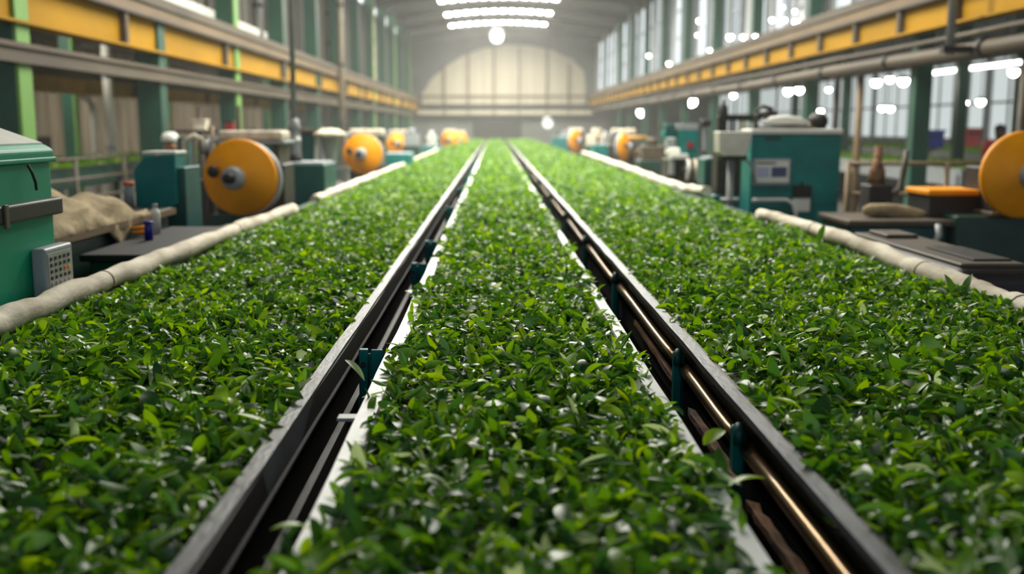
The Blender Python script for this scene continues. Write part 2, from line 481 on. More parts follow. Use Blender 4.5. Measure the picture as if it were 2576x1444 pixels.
# white ventilation duct with an elbow in the dim aisle
p = at(278, 330, Y=21)
t = thing('ventilation_duct', 'white vertical ventilation duct with a bent branch in the dim side aisle', 'duct', (p.x, 21, 0))
MB().cyl((0, 0, 0), (0, 0, 4.0), .1, 18).build('main_pipe', WHITE, t)
MB().tube([(-.32, 0, 0), (-.32, 0, 1.95), (-.34, 0, 2.08), (-.42, 0, 2.2), (-.55, 0, 2.27), (-.75, 0, 2.3)], .07, 14).build('branch_pipe', WHITE, t)
for z in (1.2, 2.6, 3.3): MB().cyl((0, 0, z), (0, 0, z + .06), .12, 18).build('collar', GREYP, t)

# poles on the bright side
def pole(label, px, X, r, m, top, cat='pole'):
    p = at(px, 400, X=X)
    t = thing('steel_pole', label, cat, (X, p.y, 0))
    MB().cyl((0, 0, .02), (0, 0, top), r, 16).build('shaft', m, t)
    box(-.15, .15, -.15, .15, 0, .02).build('base_plate', DKSTEEL, t)
    MB().cyl((0, 0, 1.0), (0, 0, 1.08), r * 1.3, 16).build('clamp', DKSTEEL, t)
    return t
pole('beige round pole standing just past the big teal machine', 2155, 6.0, .06, TAN, 2.47)
pole('dark slim pole behind the big teal machine, before the beige one', 2097, 6.25, .06, BLACKBR, 2.9)
pole('brown slim pole standing behind the big yellow wheel', 2562, 5.95, .045, GREYBR, 2.47)
p = at(2392, 80, X=5.45)
t = thing('hanging_pole', 'pale grey pole hanging from the roof in front of the bright side\'s girder', 'pole', (5.45, p.y, 2.5))
MB().cyl((0, 0, 0), (0, 0, roof_z(5.45) - 2.5), .05, 16).build('shaft', GREYPIPE, t)
box(-.1, .4, -.06, .06, .02, .1).build('bracket', DKSTEEL, t)

# ------------------------------------------------------------------ lamps
def lamp(px, py, Y=None, X=None, r=.05, m=BULB, label='', group=None, ceil=4.05, name='pendant_lamp'):
    p = at(px, py, X=X, Y=Y); r *= 1.35
    t = thing(name, label, 'lamp', (p.x, p.y, p.z), 0, group)
    MB().ball((0, 0, 0), r, n=14, m=8).build('bulb', m, t)
    MB().lathe([(r * .5, r * .8), (r * 1.25, r * .35), (r * 1.3, r * .4), (r * .55, r * 1.25), (0, r * 1.3)], 16).build('shade', GREYP, t)
    MB().cyl((0, 0, r * 1.2), (0, 0, max(.1, ceil - p.z)), .008, 6).build('cord', BLACK, t)
    return t
G1 = 'lamps along the tall pale glazing'
L1 = 'small white lamp glowing in front of the tall pale glazing above the yellow girder'
for (px, py, r, m) in ((1760, 52, .045, BULB), (1798, 52, .045, BULB), (1902, 50, .04, BULB), (1755, 88, .035, BULB2), (1837, 93, .055, BULB), (1870, 93, .04, BULB),
                       (1902, 93, .05, BULB), (1838, 126, .045, BULB), (1785, 126, .035, BULB2), (1872, 126, .04, BULB2), (1902, 123, .04, BULB2), (1943, 50, .035, BULB),
                       (1972, 50, .035, BULB), (2003, 55, .045, BULB), (1943, 92, .03, BULB2), (1972, 92, .035, BULB2), (2083, 50, .035, BULB), (2112, 42, .045, BULB), (2213, 14, .03, BULB2),
                       (1632, 140, .05, BULB2), (1683, 160, .05, BULB2), (1968, 18, .03, BULB2), (2000, 28, .03, BULB2)):
    q = at(px, py, X=6.05)
    lamp(px, py, X=6.05, r=r, m=m, label=L1, group=G1, ceil=roof_z(6.05) - .03)
G2 = 'lamps hanging in the bright side aisle'
for (px, py, Y, r, m, lab) in ((1740, 256, 40, .13, BULB, 'single round white lamp in the bright aisle above the round motor machine'),
                               (1983, 229, 27, .075, BULB, 'white lamp of a touching pair above the big teal machine, first of the two'),
                               (2011, 226, 27, .07, BULB, 'white lamp of a touching pair above the big teal machine, second of the two'),
                               (2204, 207, 22, .07, BULB, 'bright lamp under the pipe beside the green column, first of three'),
                               (2239, 199, 23, .06, BULB2, 'softer middle lamp of three under the pipe beside the green column'),
                               (2273, 204, 22, .075, BULB, 'bright lamp under the pipe beside the green column, third of three'),
                               (2219, 272, 26, .055, BULB, 'lower white lamp of a close pair beside the green column, first'),
                               (2240, 273, 26, .055, BULB, 'lower white lamp of a close pair beside the green column, second'),
                               (2063, 279, 24, .055, BULB2, 'cool white lamp low above the dark-haired worker'),
                               (2325, 268, 23, .05, BULB2, 'faint lamp just past the green column of the bright aisle'),
                               (2427, 259, 20, .045, BULB, 'white lamp over the red crate, first of two'),
                               (2467, 256, 20, .055, BULB, 'white lamp over the red crate, second of two'),
                               (2550, 181, 18, .06, BULB, 'bright lamp under the pipe above the big yellow wheel'),
                               (2085, 225, 28, .05, BULB2, 'faint lamp beside the dark slim pole'),
                               (1845, 240, 30, .06, BULB2, 'faint lamp above the black camera-like press head'),
                               (1615, 282, 48, .16, BULB2, 'pale lamp in the bright aisle far down the hall')):
    lamp(px, py, Y=Y, r=r, m=m, label=lab, group=G2)
lamp(67, 260, Y=24, r=.055, m=BULBW, label='small orange lamp glowing in the dim aisle between two green columns', ceil=4.05)
lamp(1250, 92, Y=50, r=.22, m=BULB3, label='large round white lamp hanging from the roof ridge before the far wall', ceil=roof_z(0.1) - .05)
lamp(1378, 310, Y=56, r=.2, m=BULB4, label='round white lamp low before the far wall\'s dark base', ceil=roof_z(2.5) - .05)
a, b = at(2330, 196, X=9.5), at(2570, 166, X=9.5)
t = thing('strip_light', 'long white strip light under the pipe, above the tea belts of the bright aisle', 'lamp', (9.5, a.y, 3.0))
L = b.y - a.y
box(-.05, .05, min(0, L), max(0, L), (b.z) - 2.96, b.z - 2.9).build('diffuser', STRIPL, t)
box(-.06, .06, min(0, L), max(0, L), b.z - 2.9, b.z - 2.85).build('housing', GREYP, t)
for q in (.15, .85): MB().cyl((0, L * q, b.z - 2.85), (0, L * q, 1.05), .01, 6).build('hanger', BLACK, t)

# ------------------------------------------------------------------ conveyors
BED_Z = 0.935
BL0, BL1 = -1.70, -.53
BM0, BM1 = -.295, .425
BR0, BR1 = .672, 2.10
END = 58.0
def run(prof, y0, y1, step=.3, wob=0.0, seed=0):
    """closed profile (x, z) swept along Y, with a slight wander"""
    r = random.Random(seed); mb = MB()
    n = len(prof); ys = []
    y = y0
    while y < y1: ys.append(y); y += step * (1 if y < 8 else 4)
    ys.append(y1)
    vs = []
    for y in ys:
        dx, dz = r.uniform(-wob, wob), r.uniform(-wob, wob) * .6
        vs += [(p[0] + dx, y, p[1] + dz) for p in prof]
    fs = [tuple(range(n)), tuple(reversed(range((len(ys) - 1) * n, len(ys) * n)))]
    for i in range(len(ys) - 1):
        for j in range(n):
            a, b = i * n + j, i * n + (j + 1) % n
            fs.append((a, a + n, b + n, b))
    return mb.add(vs, fs)
def rect(x0, x1, z0, z1): return [(x0, z0), (x1, z0), (x1, z1), (x0, z1)]

def legs(t, xs, m=DKGREEN):
    for y in (1.2, 4.2, 7.2, 10.2, 13.2, 16.2):
        for x in xs: box(x - .04, x + .04, y - .04, y + .04, 0, .55).build('leg', m, t)
def bracket(t, x, y, sgn, z1=.9, w=.05, h=.3, plate=True):
    """teal upright bracket bolted in the gap"""
    m = MB().box(x - .03, x, y, y + .03, z1 - h, z1).box(x + .008, x + .048, y + .015, y + .03, z1 - h, z1 - .004).box(x - .03, x + .048, y + .03, y + .04, z1 - h, z1 - .02)
    b = m.build('bracket', TEAL, t, bevel=.004)
    MB().cyl((x - .015, y, z1 - .05), (x - .015, y - .01, z1 - .05), .009, 8).build('bolt', DKSTEEL, b)

# left belt
t = thing('conveyor', 'wide tea conveyor beside the green cabinet, with a dark steel rail on its inner edge', 'conveyor', (0, 0, 0))
run(rect(-1.80, -.54, .86, .895), .6, END).build('belt', RUBBER, t)
run(rect(-1.80, -1.72, .55, .925), .6, END).build('side_panel', DKGREEN, t)
run(rect(-.62, -.54, .5, .86), .6, END).build('side_panel', BLACKBR, t)
rail = run([(-.516, .955), (-.516, .947), (-.49, .945), (-.49, .865), (-.482, .865), (-.481, .955)], .6, END, wob=.0025, seed=3).build('edge_rail', RAILTOP, t)
run([(-.4905, .9445), (-.4905, .862), (-.474, .862), (-.474, .868), (-.4795, .874), (-.4795, .9445)], .6, END, wob=.0015, seed=4).build('rail_skirt', BLACKBR, t)
run(rect(-.475, -.455, .69, .76), .6, END).build('lower_channel', BLACKBR, t)
legs(t, (-1.75, -.58))
for (px, py) in ((900, 880), (1022, 662), (1072, 606)):
    p = at(px, py, Z=.92); bracket(t, -.42, p.y, -1, .92)
for y in (9.5, 12.5, 15.5, 18.5, 22): bracket(t, -.42, y, -1, .92)
# middle belt
t = thing('conveyor', 'narrow middle tea conveyor between the two dark rails, edged with white strips', 'conveyor', (0, 0, 0))
run(rect(-.33, .46, .85, .885), .6, END).build('belt', RUBBER, t)
for (x0, x1, sd) in ((-.352, -.300, 5), (.42, .470, 6)):
    run([(x0, .895), (x0 + .006, .893), (x1, .893), (x1, .9), (x1 - .004, .925), (x0 + .003, .928), (x0, .92)], .6, END, wob=.003, seed=sd).build('edge_strip', STRIP, t, label='white edge strip')
    run(rect(x0 + .012, x1 - .012, .45, .893), .6, END).build('side_panel', DKGREEN, t)
legs(t, (-.3, .43))
p = at(846, 1050, Z=.90)
m = MB().box(-.375, -.352, p.y - .01, p.y + .03, .55, .895).build('bracket', TEAL_D, t, bevel=.004)
box(-.41, -.345, p.y - .02, p.y + .025, .893, .903).build('flat_bar', GREYPIPE, m, bevel=.003)
# right belt
t = thing('conveyor', 'wide tea conveyor beside the big teal machine, with dark rail and brass pipe', 'conveyor', (0, 0, 0))
run(rect(.67, 2.2, .86, .895), .6, END).build('belt', RUBBER, t)
run(rect(2.10, 2.2, .55, .915), .6, END).build('side_panel', DKGREEN, t)
run(rect(.68, .75, .5, .86), .6, END).build('side_panel', BLACKBR, t)
run([(.653, .955), (.653, .946), (.622, .945), (.622, .935), (.617, .935), (.616, .955)], .6, END, wob=.0025, seed=8).build('edge_rail', RAILTOP, t)
run([(.668, .946), (.668, .80), (.662, .80), (.662, .94), (.625, .94), (.625, .946)], .6, END, wob=.0015, seed=9).build('rail_skirt', BLACKBR, t)
br = []
for (px, py) in ((1877, 1080), (1708, 890), (1577, 694), (1505, 600)):
    br.append(at(px, py, Z=.895).y)
br += [9.0, 11.5, 14.5, 18, 22]
for i, y in enumerate(br):
    b = MB().box(.606, .632, y, y + .05, .6, .895).box(.632, .645, y + .03, y + .05, .6, .88).build('bracket', TEAL, t, bevel=.006)
    MB().tube([(.618, y + .02, .893), (.616, y - .005, .903), (.612, y - .018, .89), (.612, y - .018, .86)], .013, 10).build('hook', TEAL_D, b)
ys = [.6] + br + [30]
for a, b in zip(ys[:-1], ys[1:]):
    MB().tube([(.638, a + .05 + (b - a - .06) * q / 6, .842 - .003 * math.sin(q)) for q in range(7)], .021, 16).build('guide_pipe', BRASS, t, label='brass-coloured guide pipe')
run(rect(.655, .672, .67, .75), .6, END).build('lower_channel', BLACKBR, t)
for i, (a, b) in enumerate((((1604, 805), (1702, 950)), ((1740, 1026), (1858, 1200)), ((1893, 1260), (2045, 1470)))):
    A, B = at(*a, Z=.79), at(*b, Z=.79)
    m = MB(); n = 10
    r = random.Random(i)
    vs, fs = [], []
    for q in range(n + 1):
        c = A.lerp(B, q / n); w = .014 + r.uniform(-.003, .003); dz = r.uniform(-.004, .004)
        vs += [(c.x - w, c.y, c.z + dz), (c.x + w, c.y, c.z - .01 + dz), (c.x + w, c.y, c.z - .03), (c.x - w, c.y, c.z - .02)]
    for q in range(n):
        for j in range(4): fs.append((q * 4 + j, q * 4 + (j + 1) % 4, q * 4 + 4 + (j + 1) % 4, q * 4 + 4 + j))
    fs += [(0, 1, 2, 3), tuple(n * 4 + j for j in (3, 2, 1, 0))]
    m.add(vs, fs).build('slat', RUST, t, label='rough rusty slat')
legs(t, (.72, 2.15))

# canvas rolls lying on the outer edges
def edge_roll(label, pts, X, r0, r1, seed):
    P = [at(px, py, X=X) for px, py in pts]
    n = 60; path, rs = [], []
    rnd = random.Random(seed); ph = [rnd.uniform(0, 6) for _ in range(4)]
    seg = np.linspace(0, len(P) - 1, n)
    for i, s in enumerate(seg):
        k = min(int(s), len(P) - 2); f = s - k
        c = P[k].lerp(P[k + 1], f)
        c.z += .004 * math.sin(i * .9 + ph[0]); c.x += .006 * math.sin(i * .5 + ph[1])
        path.append(c); rs.append((r0 + (r1 - r0) * i / n) * (1 + .07 * math.sin(i * .7 + ph[2]) + .05 * math.sin(i * 1.9 + ph[3])))
    base = P[0].copy()
    t = thing('canvas_roll', label, 'canvas roll', base)
    mb = MB().tube([p - base for p in path], rs, 18)
    v = np.array(mb.v)                                  # flatten, crease
    o = mb.build('roll', CREAM, t, recalc=False)
    fl = [(p - base) + Vector((-.02 if X < 0 else .02, 0, -r0 * .85)) for p in path]
    MB().tube(fl, [r * .45 for r in rs], 10).build('lower_fold', CREAM, t, recalc=False)
    for q in (.12, .45, .8):
        i = int(q * n); d = (path[i + 1] - path[i]).normalized() * .006
        MB().tube([path[i] - base - d, path[i] - base + d], rs[i] * 1.05, 18).build('tie_cord', TAN, t, recalc=False)
    return t
edge_roll('long cream canvas roll on the belt edge beside the green cabinet', [(-150, 868), (-60, 838), (20, 803), (120, 762), (250, 712), (350, 672), (450, 634), (560, 592), (650, 558), (735, 527)], -1.74, .046, .05, 1)
edge_roll('cream canvas roll on the belt edge past the first yellow wheel', [(792, 503), (850, 479), (930, 447), (1030, 408), (1100, 377)], -1.76, .045, .05, 2)
edge_roll('long cream canvas roll on the belt edge beside the big teal machine', [(2680, 826), (2576, 782), (2500, 752), (2420, 718), (2340, 690), (2250, 655), (2160, 614), (2080, 588), (1990, 560), (1912, 538)], 2.15, .058, .046, 3)
edge_roll('sagging cream canvas roll on the belt edge before the cup-shaped tank', [(1777, 481), (1720, 474), (1650, 451), (1600, 431), (1540, 410), (1468, 385)], 2.2, .05, .06, 4)

# ------------------------------------------------------------------ tea leaves
def leaf_material(name):
    m = bpy.data.materials.new(name); m.use_nodes = True
    nt = m.node_tree; b = nt.nodes['Principled BSDF']
    at_ = nt.nodes.new('ShaderNodeAttribute'); at_.attribute_name = 'tone'
    rp = nt.nodes.new('ShaderNodeValToRGB'); cr = rp.color_ramp
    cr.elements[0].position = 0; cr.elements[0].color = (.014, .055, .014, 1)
    cr.elements[1].position = 1; cr.elements[1].color = (.40, .52, .24, 1)
    for pos, c in ((.3, (.038, .13, .020, 1)), (.6, (.12, .29, .019, 1)), (.88, (.30, .49, .028, 1))):
        e = cr.elements.new(pos); e.color = c
    nt.links.new(at_.outputs['Fac'], rp.inputs[0])
    nt.links.new(rp.outputs[0], b.inputs['Base Color'])
    b.inputs['Roughness'].default_value = .34
    b.inputs['Specular IOR Level'].default_value = .62
    tr = nt.nodes.new('ShaderNodeBsdfTranslucent')
    hs = nt.nodes.new('ShaderNodeHueSaturation'); hs.inputs['Hue'].default_value = .479; hs.inputs['Saturation'].default_value = 1.1; hs.inputs['Value'].default_value = 1.9
    nt.links.new(rp.outputs[0], hs.inputs['Color']); nt.links.new(hs.outputs[0], tr.inputs[0])
    mx = nt.nodes.new('ShaderNodeMixShader'); mx.inputs[0].default_value = .42
    nt.links.new(b.outputs[0], mx.inputs[1]); nt.links.new(tr.outputs[0], mx.inputs[2])
    nt.links.new(mx.outputs[0], nt.nodes['Material Output'].inputs[0])
    return m
LEAF = leaf_material('tea_leaf')
STEM = mat('tea_stem', (132, 150, 62), .6, var=.3)
UNDER = mat('leaf_litter_under', (18, 46, 12), .8, var=.5, scale=30)

def leaf_template(seg):
    fs = []
    for i in range(seg):
        a = i * 3
        fs += [(a, a + 1, a + 4, a + 3), (a + 1, a + 2, a + 5, a + 4)]
    return np.array(fs)
def leaf_mesh_arrays(pos, yaw, pitch, roll, L, Wd, bend, fold, seg, anchor):
    n = len(L); k = seg + 1
    t = np.linspace(0, 1, k)
    w = np.sin(PI * np.clip(t, 0, 1) ** .88) ** .72; w[0] = .07; w[-1] = .03
    th = bend[:, None] * (t[None] - .25)
    dl = L[:, None] / seg
    cy_ = np.concatenate([np.zeros((n, 1)), np.cumsum(np.cos((th[:, 1:] + th[:, :-1]) / 2) * dl, 1)], 1)
    cz_ = np.concatenate([np.zeros((n, 1)), np.cumsum(np.sin((th[:, 1:] + th[:, :-1]) / 2) * dl, 1)], 1)
    cy_ -= anchor[:, None] * L[:, None]
    half = Wd[:, None] / 2 * w[None]
    nx = half * np.cos(fold)[:, None]; nn = half * np.sin(fold)[:, None]
    ny, nz = -np.sin(th), np.cos(th)
    V = np.zeros((n, k, 3, 3))
    V[:, :, 1] = np.stack([np.zeros_like(cy_), cy_, cz_], -1)
    V[:, :, 0] = np.stack([-nx, cy_ + ny * nn, cz_ + nz * nn], -1)
    V[:, :, 2] = np.stack([nx, cy_ + ny * nn, cz_ + nz * nn], -1)
    V = V.reshape(n, k * 3, 3)
    cr, sr = np.cos(roll), np.sin(roll); cp, sp = np.cos(pitch), np.sin(pitch); cyw, syw = np.cos(yaw), np.sin(yaw)
    Z = np.zeros(n); O = np.ones(n)
    Ry = np.stack([cr, Z, sr, Z, O, Z, -sr, Z, cr], -1).reshape(n, 3, 3)
    Rx = np.stack([O, Z, Z, Z, cp, -sp, Z, sp, cp], -1).reshape(n, 3, 3)
    Rz = np.stack([cyw, -syw, Z, syw, cyw, Z, Z, Z, O], -1).reshape(n, 3, 3)
    R = Rz @ Rx @ Ry
    return np.einsum('nij,nkj->nki', R, V), R
def mesh_from_np(name, V, F, tone, m, smooth=True):
    me = bpy.data.meshes.new(name)
    me.vertices.add(len(V)); me.vertices.foreach_set('co', np.ascontiguousarray(V, dtype=np.float32).ravel())
    nf = len(F); me.loops.add(nf * 4); me.loops.foreach_set('vertex_index', np.ascontiguousarray(F, dtype=np.int32).ravel())
    me.polygons.add(nf); me.polygons.foreach_set('loop_start', np.arange(0, nf * 4, 4, dtype=np.int32))
    me.polygons.foreach_set('use_smooth', np.full(nf, smooth))
    me.update(calc_edges=True)
    a = me.attributes.new('tone', 'FLOAT', 'POINT'); a.data.foreach_set('value', np.ascontiguousarray(tone, dtype=np.float32))
    me.materials.append(m)
    return me
def bed_h(x, y, b0, b1):
    h = .012 * np.sin(x * 5.1 + y * 2.3) + .010 * np.sin(x * 11 - y * 4.7) + .006 * np.sin(y * 13 + x * 17) + .007 * np.sin(y * .9)
    return BED_Z + h - .035 * np.exp(-np.abs(x - BL0) / .06) - .035 * np.exp(-np.abs(x - BR1) / .06) - .018 * np.exp(-np.abs(x - BM0) / .04) - .018 * np.exp(-np.abs(x - BM1) / .04)
def in_view(x, y, marg):
    return (x > -(1244 / F_PX) * y * 1.02 - marg) & (x < (1332 / F_PX) * y * 1.02 + marg)

CLOSE = []           # leaves that show largest, kept as objects of their own
def scatter(bed, b0, b1, y0, y1, dens, Lr, Wr, seg, tilt, zlo, zhi, spill=(0, 0)):
    n = int((b1 - b0) * (y1 - y0) * dens)
    x = RNG.uniform(b0 - .01, b1 + .01, n); y = RNG.uniform(y0, y1, n)
    keep = in_view(x, y, .7); x, y = x[keep], y[keep]; n = len(x)
    # ragged edges: leaves spill over the strips in places
    for side in (0, 1):
        if spill[side]:
            d = (x - b0) if side == 0 else (b1 - x)
            s = spill[side] * (.5 + .8 * np.sin(y * 3.1 + side) * np.sin(y * 7.3))
            sel = d < .09
            x = np.where(sel, x + (-1 if side == 0 else 1) * np.maximum(s, 0) * (1 - d / .09), x)
    u = RNG.uniform(0, 1, n) ** .8
    z = bed_h(x, y, b0, b1) + zlo + (zhi - zlo) * u
    L = RNG.uniform(*Lr, n); Wd = L * RNG.uniform(*Wr, n)
    big = RNG.uniform(0, 1, n) > .93; L = np.where(big, L * 1.35, L); Wd = np.where(big, Wd * 1.4, Wd)
    yaw = RNG.uniform(0, 2 * PI, n); pitch = RNG.normal(.05, tilt, n); roll = RNG.normal(0, tilt, n)
    bend = RNG.normal(-1.0, .95, n); fold = np.clip(RNG.normal(.35, .35, n), -.3, 1.1)
    tone = np.clip(RNG.normal(.42, .19, n), 0, .8)
    yel = RNG.uniform(0, 1, n); tone = np.where(yel > .90, RNG.uniform(.62, .9, n), tone); tone = np.where(yel > .965, 1.0, tone)  # palest leaves carry the pale sheen as colour, like old undersides
    return dict(pos=np.stack([x, y, z], 1), yaw=yaw, pitch=pitch, roll=roll, L=L, Wd=Wd, bend=bend, fold=fold, tone=tone, anchor=np.full(n, .5), seg=seg)
def sprigs(bed, b0, b1, y0, y1, dens):
    """two leaves and a bud on a short stem, standing up a little"""
    n = int((b1 - b0) * (y1 - y0) * dens)
    x = RNG.uniform(b0, b1, n); y = RNG.uniform(y0, y1, n); k = in_view(x, y, .5); x, y = x[k], y[k]; n = len(x)
    z = bed_h(x, y, b0, b1) + RNG.uniform(-.012, .008, n)
    base = RNG.uniform(0, 2 * PI, n); out = []
    for q, (dy, pit, ln) in enumerate(((0, .35, .055), (2.3, .45, .048), (4.1, .8, .032))):
        out.append(dict(pos=np.stack([x, y, z], 1), yaw=base + dy, pitch=RNG.normal(pit, .25, n), roll=RNG.normal(0, .3, n), L=ln * RNG.uniform(.8, 1.3, n), Wd=ln * RNG.uniform(.25, .42, n),
                        bend=RNG.normal(-.6, .5, n), fold=np.clip(RNG.normal(.45, .25, n), 0, 1.1), tone=np.clip(RNG.normal(.55, .15, n), .2, .95), anchor=np.zeros(n), seg=5))
    return out, np.stack([x, y, z], 1), base
KEYS = ('pos', 'yaw', 'pitch', 'roll', 'L', 'Wd', 'bend', 'fold', 'tone', 'anchor')
def pick_close(d, n_pick, b0, b1):
    """take out of a batch the n leaves that show largest (near, on top, inside the frame)"""
    p = d['pos']; x, y, z = p[:, 0], p[:, 1], p[:, 2]
    D = y * math.cos(PITCH) + (CAM_Z - z) * math.sin(PITCH)
    px = CX + F_PX * x / D; py = CY + F_PX * ((CAM_Z - z) * math.cos(PITCH) - y * math.sin(PITCH)) / D
    ok = (px > 15) & (px < 2560) & (py > 900) & (py < 1425) & (z > bed_h(x, y, b0, b1) + .004)
    score = np.where(ok, d['L'] * d['Wd'] / D ** 2 * np.clip(np.cos(d['pitch']) * np.cos(d['roll']), .2, 1), -1)
    idx = np.argsort(-score)[:n_pick]; idx = idx[score[idx] > 0]
    m = np.ones(len(x), bool); m[idx] = False
    close = {k: d[k][idx] for k in KEYS}; rest = {k: d[k][m] for k in KEYS}; rest['seg'] = d['seg']
    return close, rest
def tea_bed(bed, b0, b1, spill, label, leaf_label, group, n_close, y_far=END):
    batches = []
    near = scatter(bed, b0, b1, .95, 3.2, 2150, (.046, .092), (.26, .43), 8, .62, -.06, .022, spill)
    close, near = pick_close(near, n_close, b0, b1)
    batches.append(near)
    batches.append(scatter(bed, b0, b1, 3.2, 7.5, 2300, (.042, .084), (.26, .43), 6, .62, -.05, .02, spill))
    batches.append(scatter(bed, b0, b1, 7.5, 16, 1500, (.05, .08), (.36, .52), 3, .55, -.03, .012, spill))
    batches.append(scatter(bed, b0, b1, 16, 32, 600, (.07, .11), (.4, .6), 2, .5, -.03, .015, (0, 0)))
    batches.append(scatter(bed, b0, b1, 32, y_far, 300, (.10, .15), (.5, .7), 2, .45, -.03, .02, (0, 0)))
    sp, spos, sbase = sprigs(bed, b0, b1, 1.0, 7.0, 130); batches += sp
    VV, FF, TT = [], [], []; off = 0
    for d in batches:
        V, _ = leaf_mesh_arrays(d['pos'], d['yaw'], d['pitch'], d['roll'], d['L'], d['Wd'], d['bend'], d['fold'], d['seg'], d['anchor'])
        V = V + d['pos'][:, None]
        n, k = V.shape[:2]; T = leaf_template(d['seg'])
        F = T[None] + (np.arange(n) * k)[:, None, None] + off
        VV.append(V.reshape(-1, 3)); FF.append(F.reshape(-1, 4)); TT.append(np.repeat(d['tone'], k)); off += n * k
    # sheet of packed leaves under the loose ones
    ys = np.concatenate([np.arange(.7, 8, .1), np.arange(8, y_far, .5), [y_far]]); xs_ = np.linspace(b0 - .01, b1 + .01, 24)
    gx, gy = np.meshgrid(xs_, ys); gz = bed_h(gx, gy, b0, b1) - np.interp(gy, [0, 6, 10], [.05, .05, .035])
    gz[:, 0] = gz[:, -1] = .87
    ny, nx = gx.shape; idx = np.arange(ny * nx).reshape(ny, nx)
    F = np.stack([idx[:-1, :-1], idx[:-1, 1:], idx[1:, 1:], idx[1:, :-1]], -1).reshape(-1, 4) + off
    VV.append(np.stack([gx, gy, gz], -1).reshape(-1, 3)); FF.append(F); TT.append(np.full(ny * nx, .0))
    me = mesh_from_np('tea_leaves', np.concatenate(VV), np.concatenate(FF), np.concatenate(TT), LEAF)
    o = bpy.data.objects.new('tea_leaves', me); COL.objects.link(o); tag(o, label, 'tea leaves', None, 'stuff')
    n = len(close['L'])
    V, R = leaf_mesh_arrays(close['pos'], close['yaw'], close['pitch'], close['roll'], close['L'], close['Wd'], close['bend'], close['fold'], 8, close['anchor'])
    for i in range(n):
        one_leaf(V[i], close['pos'][i], close['tone'][i], leaf_label, group)
def one_leaf(V, pos, tone, label, group=None, name='tea_leaf'):
    me = mesh_from_np(name, V, leaf_template(len(V) // 3 - 1), np.full(len(V), tone), LEAF)
    o = bpy.data.objects.new(name, me); COL.objects.link(o); o.location = pos
    return tag(o, label, 'leaf', group)
tea_bed('left', BL0, BL1, (.0, .0), 'thick bed of fresh green tea leaves on the wide belt beside the green cabinet',
        'large blurred green tea leaf at the near end of the belt beside the green cabinet', 'large near leaves on the cabinet side', 100)
tea_bed('middle', BM0, BM1, (.032, .032), 'thick bed of fresh green tea leaves on the narrow middle belt between white strips',
        'large blurred green tea leaf at the near end of the narrow middle belt', 'large near leaves on the middle belt', 100)
tea_bed('right', BR0, BR1, (.0, .0), 'thick bed of fresh green tea leaves on the wide belt beside the big teal machine',
        'large blurred green tea leaf at the near end of the belt with the brass pipe', 'large near leaves on the brass pipe side', 100)
def single(px, py, Z, yaw, pitch, roll, L, Wd, bend, fold, tone, label):
    p = at(px, py, Z=Z)
    A = lambda v: np.array([v], float)
    V, _ = leaf_mesh_arrays(None, A(yaw), A(pitch), A(roll), A(L), A(Wd), A(bend), A(fold), 8, A(.0))
    one_leaf(V[0], p, tone, label)
single(868, 905, .965, -2.3, -.35, .2, .10, .022, -.9, .3, .99, 'pale curled leaf hanging off the dark rail above a teal bracket')
single(1770, 1120, .945, -1.0, .5, .3, .075, .035, -.8, .3, .82, 'bright yellow-green leaf sticking out over the rusty slat')
single(1830, 1225, .945, -1.3, .3, -.2, .085, .032, -.7, .35, .8, 'bright green leaf reaching off the white strip towards a teal bracket')
single(790, 1335, .945, 1.9, .35, .2, .08, .032, -.8, .3, .78, 'bright green leaf poking from the white strip over the dark gap')
single(2060, 612, .93, -.9, 1.2, .1, .13, .05, -.3, .35, .45, 'single upright dark leaf against the canvas roll near the big teal machine')
single(2395, 755, .93, .15, 1.15, .3, .12, .05, -.5, .4, .4, 'large upright leaf leaning on the near canvas roll, first of a pair')
single(2425, 752, .93, -.8, 1.1, -.3, .12, .045, -.4, .45, .35, 'large upright leaf leaning on the near canvas roll, second of a pair')
single(1870, 905, .96, -.4, .15, .4, .10, .034, -.3, .2, .66, 'long pale grey-green leaf lying on top beside the rail')
single(1700, 805, .955, 2.6, .2, 0, .06, .02, -.9, .4, .5, 'small leaf hanging over the brass pipe')

# tea belts of the side aisles
def side_belt(label, leaf_label, x0, x1, y0, y1, z):
    t = thing('conveyor', label, 'conveyor', ((x0 + x1) / 2, (y0 + y1) / 2, 0))
    w, l = (x1 - x0) / 2, (y1 - y0) / 2
    box(-w, w, -l, l, z - .05, z).build('belt', RUBBER, t)
    for s in (-1, 1):
        box(min(s * w, s * (w + .04)), max(s * w, s * (w + .04)), -l, l, z - .22, z + .04).build('side_panel', GREYP if s < 0 else DKGREEN, t)
        for q in range(4): box(s * w - .04, s * w + .04, -l + .1 + q * (2 * l - .2) / 3 - .04, -l + .1 + q * (2 * l - .2) / 3 + .04, 0, z - .05).build('leg', DKGREEN, t)
    n = int((x1 - x0) * (y1 - y0) * 260)
    x = RNG.uniform(x0, x1, n); y = RNG.uniform(y0, y1, n); zz = z + RNG.uniform(.0, .07, n)
    L = RNG.uniform(.08, .13, n)
    V, _ = leaf_mesh_arrays(None, RNG.uniform(0, 6.28, n), RNG.normal(.1, .5, n), RNG.normal(0, .5, n), L, L * .5, RNG.normal(-.5, .5, n), np.full(n, .3), 2, np.full(n, .5))
    V = V + np.stack([x, y, zz], 1)[:, None]; k = V.shape[1]
    F = leaf_template(2)[None] + (np.arange(n) * k)[:, None, None]
    me = mesh_from_np('tea_leaves', V.reshape(-1, 3), F.reshape(-1, 4), np.repeat(np.clip(RNG.normal(.5, .15, n), 0, 1), k), LEAF)
    o = bpy.data.objects.new('tea_leaves', me); COL.objects.link(o); tag(o, leaf_label, 'tea leaves', None, 'stuff')
